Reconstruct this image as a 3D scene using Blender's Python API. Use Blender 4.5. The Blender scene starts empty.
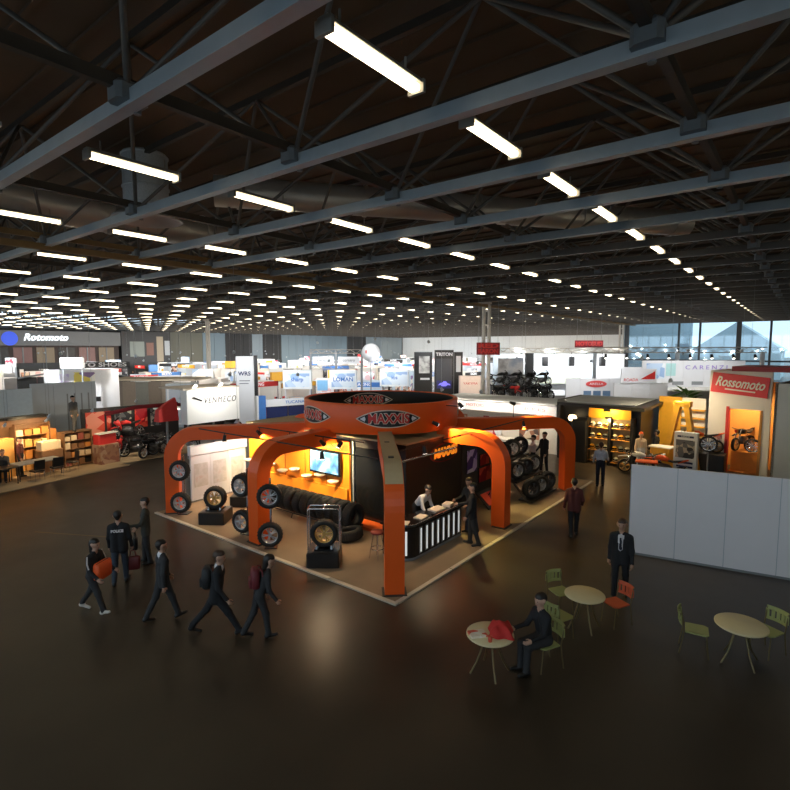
import bpy, bmesh, math, random
import numpy as np
from mathutils import Vector, Matrix
random.seed(7)
PI = math.pi
scene = bpy.context.scene
COL = scene.collection

# ------------------------------------------------------------------ camera
# World: X runs along the hall's strip lights, Y along its roof beams, Z up, metres.
cam_d = bpy.data.cameras.new('camera'); cam = bpy.data.objects.new('camera', cam_d); COL.objects.link(cam)
cam_d.sensor_width = 36.0; cam_d.lens = 23.83; cam_d.clip_end = 900
_yaw = math.radians(38.06); _pit = math.radians(5.135)
_fl = Vector((math.cos(_yaw), math.sin(_yaw), 0)); _rt = Vector((math.sin(_yaw), -math.cos(_yaw), 0)); _z = Vector((0, 0, 1))
_fw = _fl*math.cos(_pit) - _z*math.sin(_pit); _up = _z*math.cos(_pit) + _fl*math.sin(_pit)
_m = Matrix((_rt, _up, -_fw)).transposed().to_4x4(); _m.translation = (0, 0, 5.8)
cam.matrix_world = _m
scene.camera = cam

# ------------------------------------------------------------------ world, exposure
world = bpy.data.worlds.new('overcast_sky'); scene.world = world; world.use_nodes = True
_bg = world.node_tree.nodes['Background']
_bg.inputs['Color'].default_value = (0.60, 0.76, 0.88, 1); _bg.inputs['Strength'].default_value = 2.15
vs = scene.view_settings
vs.view_transform = 'Standard'; vs.look = 'None'; vs.gamma = 1; vs.use_curve_mapping = False
vs.exposure = 0.0
scene.cycles.use_denoising = True
scene.cycles.max_bounces = 6; scene.cycles.diffuse_bounces = 3; scene.cycles.glossy_bounces = 3
scene.cycles.transmission_bounces = 4; scene.cycles.caustics_reflective = False; scene.cycles.caustics_refractive = False
scene.cycles.sample_clamp_indirect = 4.0
TUBE_GLOW = 6.5          # the fluorescent tubes
STAND_LAMP = 1.0          # factor on every stand lamp

# ------------------------------------------------------------------ materials
MATS = {}
def mat(name, col, rough=0.55, metal=0.0, var=0.12, scale=6.0, emit=None, strength=0.0, bump=0.0, spec=0.5, trans=0.0):
    if name in MATS: return MATS[name]
    m = bpy.data.materials.new(name); m.use_nodes = True; MATS[name] = m
    nt = m.node_tree; b = nt.nodes['Principled BSDF']
    b.inputs['Roughness'].default_value = rough; b.inputs['Metallic'].default_value = metal
    b.inputs['Specular IOR Level'].default_value = spec
    if trans: b.inputs['Transmission Weight'].default_value = trans
    c = (*col, 1)
    tc = nt.nodes.new('ShaderNodeTexCoord'); nz = nt.nodes.new('ShaderNodeTexNoise')
    nz.inputs['Scale'].default_value = scale; nz.inputs['Detail'].default_value = 4
    nt.links.new(tc.outputs['Object'], nz.inputs['Vector'])
    mx = nt.nodes.new('ShaderNodeMix'); mx.data_type = 'RGBA'
    mx.inputs[6].default_value = tuple(max(0, v*(1-var)) for v in col) + (1,)
    mx.inputs[7].default_value = tuple(min(1, v*(1+var)) for v in col) + (1,)
    nt.links.new(nz.outputs['Fac'], mx.inputs[0]); nt.links.new(mx.outputs[2], b.inputs['Base Color'])
    if bump:
        bp = nt.nodes.new('ShaderNodeBump'); bp.inputs['Strength'].default_value = bump; bp.inputs['Distance'].default_value = 0.02
        nt.links.new(nz.outputs['Fac'], bp.inputs['Height']); nt.links.new(bp.outputs['Normal'], b.inputs['Normal'])
    if emit:
        b.inputs['Emission Color'].default_value = (*emit, 1); b.inputs['Emission Strength'].default_value = strength
    return m

def print_mat(name, cols, scale=3.0, rough=0.4, emit=0.0, kind='voronoi'):
    """flat print: blotches of a few colours (posters, screens, goods too far to read)"""
    if name in MATS: return MATS[name]
    m = bpy.data.materials.new(name); m.use_nodes = True; MATS[name] = m
    nt = m.node_tree; b = nt.nodes['Principled BSDF']; b.inputs['Roughness'].default_value = rough
    tc = nt.nodes.new('ShaderNodeTexCoord')
    if kind == 'voronoi':
        tx = nt.nodes.new('ShaderNodeTexVoronoi'); tx.inputs['Scale'].default_value = scale
        sep = nt.nodes.new('ShaderNodeSeparateColor'); nt.links.new(tx.outputs['Color'], sep.inputs[0]); fac = sep.outputs[0]
    else:
        tx = nt.nodes.new('ShaderNodeTexNoise'); tx.inputs['Scale'].default_value = scale; tx.inputs['Detail'].default_value = 5
        fac = tx.outputs['Fac']
    nt.links.new(tc.outputs['Object'], tx.inputs['Vector'])
    rp = nt.nodes.new('ShaderNodeValToRGB'); rp.color_ramp.interpolation = 'CONSTANT' if kind == 'voronoi' else 'LINEAR'
    el = rp.color_ramp.elements
    while len(el) < len(cols): el.new(0.5)
    for i, c in enumerate(cols):
        lo, hi = (0.0, 1.0) if kind == 'voronoi' else (0.3, 0.7)
        el[i].position = lo + (hi-lo)*i/(len(cols) if kind == 'voronoi' else max(1, len(cols)-1)); el[i].color = (*c, 1)
    nt.links.new(fac, rp.inputs[0]); nt.links.new(rp.outputs[0], b.inputs['Base Color'])
    if emit:
        nt.links.new(rp.outputs[0], b.inputs['Emission Color']); b.inputs['Emission Strength'].default_value = emit
    return m

def glass_mat(name, col, alpha=0.35):
    if name in MATS: return MATS[name]
    m = bpy.data.materials.new(name); m.use_nodes = True; MATS[name] = m
    nt = m.node_tree; nt.nodes.clear()
    out = nt.nodes.new('ShaderNodeOutputMaterial'); mix = nt.nodes.new('ShaderNodeMixShader')
    tr = nt.nodes.new('ShaderNodeBsdfTransparent'); tr.inputs[0].default_value = (*col, 1)
    gl = nt.nodes.new('ShaderNodeBsdfGlossy'); gl.inputs['Roughness'].default_value = 0.03; gl.inputs[0].default_value = (0.9, 0.95, 1, 1)
    mix.inputs[0].default_value = alpha
    nt.links.new(tr.outputs[0], mix.inputs[1]); nt.links.new(gl.outputs[0], mix.inputs[2]); nt.links.new(mix.outputs[0], out.inputs[0])
    return m

M_ORANGE = mat('orange_lacquer', (0.90, 0.115, 0.008), 0.42, var=0.06, scale=2)
M_ORANGE_WALL = mat('orange_wall_board', (0.90, 0.26, 0.012), 0.6, var=0.08, scale=2)
M_BEIGE = mat('beige_laminate', (0.55, 0.42, 0.24), 0.5, var=0.08)
M_BLACK = mat('black_satin', (0.012, 0.011, 0.011), 0.4, var=0.3)
M_BLACKG = mat('black_gloss', (0.010, 0.010, 0.011), 0.15, var=0.2)
M_RUBBER = mat('tyre_rubber', (0.016, 0.015, 0.014), 0.75, var=0.25, scale=20)
M_ALLOY = mat('alloy_rim', (0.55, 0.56, 0.58), 0.28, 0.85, var=0.1)
M_DARKRIM = mat('dark_alloy_rim', (0.10, 0.10, 0.11), 0.3, 0.8, var=0.1)
M_GOLDRIM = mat('gold_alloy_rim', (0.62, 0.43, 0.16), 0.3, 0.8, var=0.1)
M_CHROME = mat('chrome_tube', (0.75, 0.76, 0.78), 0.12, 1.0, var=0.04)
M_WHITE = mat('white_panel', (0.80, 0.79, 0.80), 0.55, var=0.05, scale=2)
M_WHITE2 = mat('warm_white_panel', (0.82, 0.77, 0.70), 0.55, var=0.05, scale=2)
M_GREYP = mat('pale_grey_panel', (0.50, 0.54, 0.58), 0.55, var=0.06, scale=2)
M_GREY = mat('mid_grey_panel', (0.26, 0.27, 0.28), 0.55, var=0.08, scale=2)
M_STEEL_DAYLIT = mat('daylit_steel', (0.44, 0.50, 0.55), 0.36, 0.2, var=0.12, scale=3)  # near beams: daylight put into the steel's colour
M_STEEL_SHADED = mat('shaded_steel', (0.105, 0.092, 0.078), 0.45, 0.2, var=0.15, scale=3)  # same beams farther off, lack of daylight put into the colour
M_DSTEEL = mat('dark_brown_steel', (0.055, 0.045, 0.036), 0.6, 0.1, var=0.2, scale=3)
M_RED = mat('red_paint', (0.62, 0.035, 0.03), 0.45, var=0.08)
M_DKRED = mat('dark_red_cloth', (0.25, 0.02, 0.025), 0.8, var=0.12)
M_BLUE = mat('blue_panel', (0.06, 0.20, 0.55), 0.5, var=0.08)
M_NAVY = mat('navy_panel', (0.02, 0.03, 0.11), 0.45, var=0.15)
M_YELLOW = mat('amber_panel', (0.85, 0.42, 0.03), 0.5, var=0.1)
M_WOOD = mat('brown_crate_wood', (0.24, 0.12, 0.05), 0.65, var=0.3, scale=9)
M_LEAF = mat('leaf_green', (0.07, 0.16, 0.03), 0.6, var=0.4, scale=9)
M_LAMP = mat('lamp_lens_glow', (0.9, 0.9, 0.9), 0.4, emit=(1.0, 0.93, 0.8), strength=4)
M_LED = mat('led_strip_glow', (0.9, 0.9, 0.9), 0.4, emit=(0.95, 1.0, 0.96), strength=0.55)

# ------------------------------------------------------------------ mesh helpers
class MB:
    def __init__(s): s.v = []; s.f = []; s.m = []; s.sm = []
    def add(s, vs_, fs, m=0, smooth=False):
        o = len(s.v); s.v += [tuple(p) for p in vs_]
        for f in fs: s.f.append(tuple(o+i for i in f)); s.m.append(m); s.sm.append(smooth)
        return s
    def box(s, c, d, rz=0.0, m=0, ry=0.0, rx=0.0):
        M = Matrix.Translation(c) @ Matrix.Rotation(rz, 4, 'Z') @ Matrix.Rotation(ry, 4, 'Y') @ Matrix.Rotation(rx, 4, 'X')
        a, b, e = d[0]/2, d[1]/2, d[2]/2
        P = [M @ Vector(p) for p in ((-a,-b,-e),(a,-b,-e),(a,b,-e),(-a,b,-e),(-a,-b,e),(a,-b,e),(a,b,e),(-a,b,e))]
        return s.add(P, ((0,3,2,1),(4,5,6,7),(0,1,5,4),(1,2,6,5),(2,3,7,6),(3,0,4,7)), m)
    def bbox(s, x0, x1, y0, y1, z0, z1, m=0): return s.box(((x0+x1)/2, (y0+y1)/2, (z0+z1)/2), (x1-x0, y1-y0, z1-z0), 0, m)
    def bev(s, c, d, b=0.02, rz=0.0, m=0):
        """box with bevelled vertical and top edges"""
        M = Matrix.Translation(c) @ Matrix.Rotation(rz, 4, 'Z'); x, y, z = d[0]/2, d[1]/2, d[2]/2
        def loop(x, y, z, b): return [(x-b,-y,z),(x,-y+b,z),(x,y-b,z),(x-b,y,z),(-x+b,y,z),(-x,y-b,z),(-x,-y+b,z),(-x+b,-y,z)]
        P = loop(x, y, -z, b) + loop(x, y, z-b, b) + loop(x-b, y-b, z, b*0.6)
        F = [tuple(range(7, -1, -1)), tuple(range(16, 24))]
        for k in (0, 8):
            for i in range(8): j = (i+1) % 8; F.append((k+i, k+j, k+8+j, k+8+i))
        return s.add([M @ Vector(p) for p in P], F, m)
    def cyl(s, a, b, r, r2=None, n=12, m=0, smooth=True, cap=True):
        a = Vector(a); b = Vector(b); r2 = r if r2 is None else r2; d = (b-a).normalized()
        q = d.orthogonal().normalized(); t = d.cross(q); P = []
        for c, rr in ((a, r), (b, r2)):
            for i in range(n): an = 2*PI*i/n; P.append(c + q*(rr*math.cos(an)) + t*(rr*math.sin(an)))
        s.add(P, [(i, (i+1) % n, n+(i+1) % n, n+i) for i in range(n)], m, smooth)
        if cap: s.add(P, [tuple(range(n-1, -1, -1)), tuple(range(n, 2*n))], m)
        return s
    def tube(s, pts, r, n=8, m=0, closed=False):
        pts = [Vector(p) for p in pts]; N = len(pts); P = []; up = None
        for i, p in enumerate(pts):
            d = ((pts[(i+1) % N] if closed or i < N-1 else p) - (pts[i-1] if closed or i > 0 else p)).normalized()
            if up is None: up = d.orthogonal().normalized()
            up = (up - d*up.dot(d)).normalized(); t = d.cross(up); rr = r[i] if isinstance(r, (list, tuple)) else r
            for k in range(n): an = 2*PI*k/n; P.append(p + up*(rr*math.cos(an)) + t*(rr*math.sin(an)))
        F = []
        for i in range(N if closed else N-1):
            a, b = i*n, ((i+1) % N)*n
            for k in range(n): F.append((a+k, a+(k+1) % n, b+(k+1) % n, b+k))
        s.add(P, F, m, True)
        if not closed: s.add(P, [tuple(range(n-1, -1, -1)), tuple(range((N-1)*n, N*n))], m)
        return s
    def lathe(s, prof, M=None, n=24, m=0, closed=False, smooth=True):
        """prof = (radius, height) pairs round local Z"""
        M = M or Matrix.Identity(4); P = []; L = len(prof)
        for r, z in prof:
            for i in range(n): an = 2*PI*i/n; P.append(M @ Vector((r*math.cos(an), r*math.sin(an), z)))
        F = []
        for j in range(L if closed else L-1):
            a, b = j*n, ((j+1) % L)*n
            for i in range(n): F.append((a+i, a+(i+1) % n, b+(i+1) % n, b+i))
        return s.add(P, F, m, smooth)
    def ball(s, c, r, n=10, m=0, sc=(1, 1, 1)):
        prof = [(max(1e-4, math.sin(PI*i/(n//2+1)))*1.0, -math.cos(PI*i/(n//2+1))) for i in range(n//2+2)]
        M = Matrix.Translation(c) @ Matrix.Diagonal((r*sc[0], r*sc[1], r*sc[2], 1))
        return s.lathe(prof, M, n, m)
    def prism(s, out, h, M=None, m=0):
        """outline in local XY, extruded h along local Z"""
        M = M or Matrix.Identity(4); n = len(out)
        P = [M @ Vector((x, y, 0)) for x, y in out] + [M @ Vector((x, y, h)) for x, y in out]
        return s.add(P, [tuple(range(n-1, -1, -1)), tuple(range(n, 2*n))] + [(i, (i+1) % n, n+(i+1) % n, n+i) for i in range(n)], m)
    def sweep(s, prof, path, m=0, smooth=False):
        """closed 4-gon sections already placed: list of loops"""
        n = len(path[0]); P = [p for lp in path for p in lp]; F = []
        for i in range(len(path)-1):
            for k in range(n): F.append((i*n+k, i*n+(k+1) % n, (i+1)*n+(k+1) % n, (i+1)*n+k))
        F += [tuple(range(n-1, -1, -1)), tuple(range((len(path)-1)*n, len(path)*n))]
        return s.add(P, F, m, smooth)
    def mesh(s, name):
        me = bpy.data.meshes.new(name); me.from_pydata(s.v, [], s.f)
        me.polygons.foreach_set('material_index', s.m); me.polygons.foreach_set('use_smooth', s.sm); me.update(); return me
    def build(s, name, mats, parent=None, loc=(0, 0, 0), rz=0.0):
        me = s.mesh(name)
        for x in (mats if isinstance(mats, (list, tuple)) else [mats]): me.materials.append(x)
        return link(name, me, parent, loc, rz)

def link(name, data, parent=None, loc=(0, 0, 0), rz=0.0):
    o = bpy.data.objects.new(name, data); COL.objects.link(o); o.location = loc; o.rotation_euler = (0, 0, rz)
    if parent is not None: o.parent = parent
    return o
def tag(o, label, cat, group=None, kind=None):
    o['label'] = label; o['category'] = cat
    if group: o['group'] = group
    if kind: o['kind'] = kind
    return o
def thing(name, label, cat, loc=(0, 0, 0), rz=0.0, group=None):
    return tag(link(name, None, None, loc, rz), label, cat, group)
def struct(o, label=None):
    o['kind'] = 'structure'
    if label: o['label'] = label
    return o
KIDS = {}
def copy_tree(o, loc=None, rz=None, label=None, group=None, parent=None):
    c = o.copy(); COL.objects.link(c)
    if parent is not None: c.parent = parent
    if loc is not None: c.location = loc
    if rz is not None: c.rotation_euler = (0, 0, rz)
    if label: c['label'] = label
    if group: c['group'] = group
    for ch in o.children: copy_tree(ch, parent=c)
    return c
def lamp(kind, loc, power, col=(1, 0.86, 0.68), size=0.3, target=None, spot=1.6, name='lamp_light', head=True):
    size = min(size, 0.22)
    d = bpy.data.lights.new(name, kind); d.energy = power; d.color = col
    if kind == 'AREA': d.shape = 'DISK'; d.size = size
    else: d.shadow_soft_size = size
    if kind == 'SPOT': d.spot_size = spot; d.spot_blend = 0.6
    o = bpy.data.objects.new(name, d); COL.objects.link(o); o.location = loc
    if target is not None: o.rotation_euler = (Vector(target)-Vector(loc)).to_track_quat('-Z', 'Y').to_euler()
    if head:    # added flood head and drop rod giving the stand light a body
        dr = (Vector(target)-Vector(loc)).normalized(); r = max(0.07, size*0.5)
        t = thing('added_floodlight', 'small pale floodlight added on a thin rod to light the stands', 'floodlight', loc, 0, 'added floodlights lighting the stands')
        MB().cyl(dr*-0.18, dr*-0.02, r*0.6, r, n=12).build('lamp_head', M_GREYP, t)
        MB().cyl(dr*-0.15, (dr.x*-0.15, dr.y*-0.15, 11.75-loc[2]), 0.006, n=4).build('drop_rod', M_GREY, t)
    return o

_dg = None
def text_mesh(s, size, extrude=0.01, bold=0.0, shear=0.0, space=1.0):
    """lettering as a mesh, centred in local XY, facing local +Z"""
    c = bpy.data.curves.new('lettering', 'FONT'); c.body = s; c.size = size; c.extrude = extrude; c.offset = bold
    c.align_x = 'CENTER'; c.align_y = 'CENTER'; c.shear = shear; c.space_character = space; c.resolution_u = 3
    o = bpy.data.objects.new('lettering', c); COL.objects.link(o)
    dg = bpy.context.evaluated_depsgraph_get(); me = bpy.data.meshes.new_from_object(o.evaluated_get(dg))
    bpy.data.objects.remove(o); return me
def lettering(s, size, m, parent, loc, face='-X', width=None, bold=0.0, shear=0.0, space=1.0, extrude=0.01, name='lettering', tilt=0.0):
    """lettering that stands upright and faces -X, -Y or +Y (parent's axes)"""
    me = text_mesh(s, size, extrude, bold, shear, space); me.materials.append(m)
    o = link(name, me, parent, loc)
    if width:
        xs = [v.co.x for v in me.vertices]; k = width/(max(xs)-min(xs)+1e-6)
        for v in me.vertices: v.co.x *= k
    base = {'-X': -PI/2, '-Y': 0.0, '+Y': PI, '+X': PI/2}[face]
    o.rotation_euler = (Matrix.Rotation(base, 3, 'Z') @ Matrix.Rotation(PI/2, 3, 'X') @ Matrix.Rotation(tilt, 3, 'Z')).to_euler()
    return o
# ================================================================== the setting
def floor_material():
    m = bpy.data.materials.new('polished_dark_concrete'); m.use_nodes = True; nt = m.node_tree; b = nt.nodes['Principled BSDF']
    tc = nt.nodes.new('ShaderNodeTexCoord')
    n1 = nt.nodes.new('ShaderNodeTexNoise'); n1.inputs['Scale'].default_value = 0.35; n1.inputs['Detail'].default_value = 6
    n2 = nt.nodes.new('ShaderNodeTexNoise'); n2.inputs['Scale'].default_value = 1.1; n2.inputs['Detail'].default_value = 3
    for n in (n1, n2): nt.links.new(tc.outputs['Object'], n.inputs['Vector'])
    rp = nt.nodes.new('ShaderNodeValToRGB'); e = rp.color_ramp.elements
    e[0].position = 0.32; e[0].color = (0.024, 0.017, 0.011, 1); e[1].position = 0.72; e[1].color = (0.052, 0.037, 0.022, 1)
    nt.links.new(n1.outputs['Fac'], rp.inputs[0]); nt.links.new(rp.outputs[0], b.inputs['Base Color'])
    mr = nt.nodes.new('ShaderNodeMapRange'); mr.inputs[1].default_value = 0.2; mr.inputs[2].default_value = 0.8
    mr.inputs[3].default_value = 0.33; mr.inputs[4].default_value = 0.40
    nt.links.new(n2.outputs['Fac'], mr.inputs[0]); nt.links.new(mr.outputs[0], b.inputs['Roughness'])
    bp = nt.nodes.new('ShaderNodeBump'); bp.inputs['Strength'].default_value = 0.02; bp.inputs['Distance'].default_value = 0.02
    nt.links.new(n2.outputs['Fac'], bp.inputs['Height']); nt.links.new(bp.outputs['Normal'], b.inputs['Normal'])
    return m
M_FLOOR = floor_material()
struct(MB().bbox(-5.3, 132, -10.3, 100.4, -0.3, 0.0).build('floor', M_FLOOR), 'dark brown polished concrete hall floor')
M_GROUND = mat('outside_asphalt', (0.32, 0.33, 0.33), 0.9)
struct(MB().bbox(-250, 420, -320, 420, -0.5, -0.31).build('outside_ground', M_GROUND), 'grey yard outside the hall')
# dull tape line on the floor beside the aisle
struct(MB().box((6.4, 17.5, 0.003), (3.2, 0.06, 0.004), math.radians(-62)).build('trim_1', mat('worn_floor_tape', (0.22, 0.16, 0.09), 0.6)), 'worn pale tape line on the dark floor')

# --- roof deck with its steel: every near piece is a part of the ceiling
M_ROOF = mat('dark_roof_deck', (0.105, 0.068, 0.042), 0.8, var=0.3, scale=0.6)
deck = MB().bbox(-5.3, 77.4, -10.3, 100.4, 11.75, 12.0).bbox(77.4, 132, 20, 100.4, 11.75, 12.0)
ceiling = struct(deck.build('ceiling', M_ROOF), 'dark brown roof deck over steel trusses')
PX, PY = 2.85, 5.7
BX = [6.35 + PX*i for i in range(-3, 44)]
NY = [1.5 + PY*k for k in range(-1, 18)]
def ylim(x): return (-9.9, 100.2) if x < 77 else (20.2, 100.2)
camf = Vector((math.cos(_yaw), math.sin(_yaw)))
# roof sheets: corrugation ribs seen over the near bays
rib_me = MB().bbox(-0.05, 0.05, -9.5, 60, -0.06, 0.0).mesh('roof_rib'); rib_me.materials.append(M_ROOF)
for i in range(60): link('roof_rib', rib_me, ceiling, (-2 + 0.95*i, 0, 11.75))
mat('half_daylit_steel', (0.25, 0.28, 0.30), 0.4, 0.2)  # beams in between: weaker daylight put into the colour
# lower chords along Y: channel with daylight on near bays painted in, one object each
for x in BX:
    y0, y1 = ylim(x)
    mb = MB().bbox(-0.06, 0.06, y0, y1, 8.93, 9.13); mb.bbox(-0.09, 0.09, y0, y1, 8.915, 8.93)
    mb.build('roof_beam', M_STEEL_DAYLIT if x < 13.5 else (MATS['half_daylit_steel'] if x < 17 else M_STEEL_SHADED), ceiling, (x, 0, 0))
# upper chords along Y, half a bay on
for x in BX:
    y0, y1 = ylim(x+PX/2)
    MB().bbox(-0.06, 0.06, y0, y1, 11.3, 11.45).build('upper_chord', M_DSTEEL, ceiling, (x+PX/2, 0, 0))
# girders along X under the node lines
for y in NY:
    x1 = 131.8 if y > 20 else 77
    yl = abs(y-18.6) < 0.1 or abs(y-21) < 1  # yellow light on this girder is put into its colour
    mb = MB().bbox(-4.9, x1, -0.06, 0.06, 9.14, 9.30)
    if yl: mb.bbox(-4.9, x1, -0.10, 0.10, 8.80, 8.985)
    mb.build('girder', mat('yellow_lit_girder', (0.26, 0.16, 0.06), 0.6) if yl else M_DSTEEL, ceiling, (0, y, 0))
# gussets and braces of the space frame
br_me = {}
for sx in (-1, 1):
    for sy in (-1, 1):
        me = MB().cyl((0, 0, 9.1), (sx*PX/2, sy*PY/2, 11.35), 0.042, n=6).mesh('brace'); me.materials.append(mat('brace_steel', (0.13, 0.125, 0.12), 0.5, 0.3)); br_me[sx, sy] = me
gu = MB().bev((0, 0, 9.12), (0.42, 0.34, 0.26), 0.06); gu.cyl((0.12, 0, 8.9), (0.12, 0, 9.0), 0.05, n=8)
gu_me = gu.mesh('gusset'); gu_me.materials.append(mat('gusset_steel', (0.20, 0.22, 0.24), 0.5, 0.3))
nodes = []
for x in BX:
    for y in NY:
        y0, y1 = ylim(x)
        if y0 < y < y1:
            w = x*camf.x + y*camf.y; l = abs(x*camf.y - y*camf.x)
            if w > 1.0 and l < w*0.80 + 4: nodes.append((w, x, y))
nodes.sort()
rest = MB()
for i, (w, x, y) in enumerate(nodes):
    if i < 70:
        link('gusset', gu_me, ceiling, (x, y, 0))
        for k in br_me: link('brace', br_me[k], ceiling, (x, y, 0))
    else:
        rest.box((x, y, 9.12), (0.42, 0.34, 0.26))
        if w < 75:
            for (sx, sy) in br_me: rest.cyl((x, y, 9.1), (x+sx*PX/2, y+sy*PY/2, 11.35), 0.045, n=4, cap=False)
o = rest.build('distant_bracing', mat('brace_steel', (0.13, 0.125, 0.12)), ceiling); o['kind'] = 'stuff'

# --- strip lights
M_TUBE = mat('tube_glow', (0.9, 0.9, 0.85), 0.4, emit=(1.0, 0.84, 0.56), strength=TUBE_GLOW)
M_TROUGH = mat('light_trough', (0.42, 0.40, 0.36), 0.45, var=0.08)
hs = MB().sweep(None, [[(x, -0.11, 0.055), (x, -0.07, 0.12), (x, 0.07, 0.12), (x, 0.11, 0.055), (x, 0.10, 0.05), (x, 0.05, 0.085), (x, -0.05, 0.085), (x, -0.10, 0.05)] for x in (0.0, 1.66)])
hs.bbox(0.0, 0.05, -0.12, 0.12, -0.06, 0.10); hs.bbox(1.61, 1.66, -0.12, 0.12, -0.06, 0.10)
hs.cyl((0.25, 0, 0.12), (0.25, 0, 0.30), 0.015, n=5); hs.cyl((1.4, 0, 0.12), (1.4, 0, 0.30), 0.015, n=5)
tb = MB().bbox(0.05, 1.61, -0.06, 0.06, -0.03, 0.04)
hs_me = hs.mesh('housing'); hs_me.materials.append(M_TROUGH); tb_me = tb.mesh('tube'); tb_me.materials.append(M_TUBE)
spots = []
for k in range(-2, 17):
    y = 4.05 + PY*k
    for x in BX:
        xx = x + 0.48
        if xx > 75 and y < 21: continue
        w = xx*camf.x + y*camf.y; l = abs(xx*camf.y - y*camf.x)
        seen = w > 1.5 and l < w*0.78 + 1.5
        spots.append((0 if seen else 1, w if seen else abs(w) + 200, xx, y))
spots.sort()
STRIP = 'long fluorescent strip light in open trough hung between the dark roof beams'
far = MB()
for i, (u, w, x, y) in enumerate(spots):
    if i < 290 and u == 0:
        t = thing('strip_light', STRIP, 'ceiling light', (x, y, 9.045), 0, 'fluorescent strip lights under the roof')
        link('housing', hs_me, t); link('tube', tb_me, t)
    else:
        far.bbox(x, x+1.66, y-0.11, y+0.11, 9.10, 9.165, 0); far.bbox(x+0.05, x+1.61, y-0.06, y+0.06, 9.01, 9.085, 1)
tag(far.build('distant_strip_lights', [M_TROUGH, M_TUBE]), 'rows of distant fluorescent strip lights merging under the far roof', 'ceiling lights', kind='stuff')

# --- air ducts under the roof
M_DUCT = mat('galvanised_duct', (0.50, 0.49, 0.48), 0.35, 0.5, var=0.12, scale=2)
du = thing('air_duct', 'round galvanised air duct crossing under the roof deck to a drop drum', 'duct', (8.6, 15.1, 10.55))
d0 = Vector((0.9, -0.7, 0.0)); d1 = Vector((14.5, -11.2, 0.0))
mb = MB().cyl(d0, d1, 0.46, n=28); 
mb.build('pipe', M_DUCT, du)
for t in (0.04, 0.27, 0.5, 0.73, 0.96):
    p = d0.lerp(d1, t); dd = (d1-d0).normalized()*0.05
    MB().cyl(p-dd, p+dd, 0.50, n=28).build('joint_collar', M_DUCT, du)
M_PERF = mat('perforated_drum', (0.58, 0.62, 0.66), 0.45, 0.3, var=0.3, scale=30)
dr = thing('air_diffuser', 'perforated grey drum diffuser with wide rim below the roof', 'diffuser', (8.0, 15.6, 9.5))
MB().lathe([(0.60, 0.35), (0.62, 0.4), (0.62, 1.9), (0.6, 1.95), (0.3, 2.0)], n=32).build('drum', M_PERF, dr)
for z in (0.45, 0.95, 1.45, 1.85): MB().lathe([(0.625, z), (0.65, z+0.015), (0.65, z+0.045), (0.625, z+0.06)], n=32).build('band', M_PERF, dr)
MB().lathe([(0.62, 0.36), (0.95, 0.12), (0.98, 0.06), (0.90, 0.05), (0.5, 0.2), (0.001, 0.22)], n=32).build('rim_plate', M_DUCT, dr)
dl = thing('air_duct', 'fat pale air duct running along the roof beside the strip lights', 'duct', (0, 19.3, 10.4))
MB().cyl((-4.5, 0, 0), (13.5, 0, 0), 0.62, n=28).build('pipe', M_DUCT, dl)
for x in (-2, 1.5, 5, 8.5, 12): MB().cyl((x, 0, 0), (x+0.1, 0, 0), 0.66, n=28).build('joint_collar', M_DUCT, dl)

# --- hall columns
def column(x, y, label):
    t = struct(link('column', None, None, (x, y, 0)), label)
    for s in (-1, 1): MB().cyl((0, s*0.22, 0), (0, s*0.22, 9.14), 0.13, n=14).build('column_tube', M_CREAM, t)
    lac = MB()
    for k in range(9): lac.box((0, 0, 0.5+k), (0.06, 0.4, 0.10))
    lac.build('batten_plate', M_CREAM, t)
    MB().bev((0, 0, 0.06), (0.8, 1.0, 0.12)).build('base_plate', M_GREY, t)
    MB().bev((0, 0, 9.06), (0.7, 0.9, 0.16)).build('head_plate', M_CREAM, t)
M_CREAM = mat('cream_painted_steel', (0.62, 0.58, 0.52), 0.5)
column(34.85, 18.7, 'cream twin-tube roof column rising behind the red hanging sign')
column(34.85, 55.0, 'cream twin-tube roof column beside the far display stands')
column(76.6, 20.2, 'cream twin-tube roof column at the end of the glazed wall')

# --- far walls
M_WDARK = mat('dark_wall_cladding', (0.035, 0.036, 0.038), 0.6); M_WBLUE = mat('blue_grey_cladding', (0.20, 0.27, 0.32), 0.6, var=0.06)
M_WPALE = mat('pale_cladding', (0.30, 0.36, 0.40), 0.6, var=0.06); M_WOLIVE = mat('olive_grey_cladding', (0.15, 0.15, 0.12), 0.6, var=0.06)
wl = MB().bbox(-5.3, 132, 100.0, 100.4, 0, 9.2)
wall_left = struct(wl.build('wall_left', M_WDARK), 'long clad end wall of the hall')
def wall_panels(spec):
    for x0, x1, m in spec:
        n = max(1, round((x1-x0)/2.4)); s = (x1-x0)/n
        for i in range(n):
            MB().bbox(x0+s*i+0.04, x0+s*(i+1)-0.04, 99.86, 100.0, 0.1, 9.15).build('cladding_panel', m, wall_left)
wall_panels([(54, 62, M_WOLIVE), (62, 67.5, M_WBLUE), (67.5, 74.5, M_WDARK), (74.5, 77.5, M_WPALE), (77.5, 83, M_WDARK), (83, 106, M_WBLUE), (106, 114, M_WDARK), (114, 131, M_WPALE)])
for i in range(43): MB().bbox(-5+i*3.2, -4.85+i*3.2, 99.9, 100.3, 9.2, 11.75).build('clerestory_mullion', M_WDARK, wall_left)
wall_far = struct(MB().bbox(131.6, 132, 20, 100.4, 0, 11.75).build('wall_far', mat('hazed_far_wall', (0.72, 0.75, 0.77), 0.6)), 'far wall of the hall paled by painted haze')  # distant haze put into the wall's colour
struct(MB().bbox(77.6, 132, 19.9, 20.2, 0, 11.75).build('wall_side', M_WPALE), 'side wall past the glazed corner')
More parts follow.
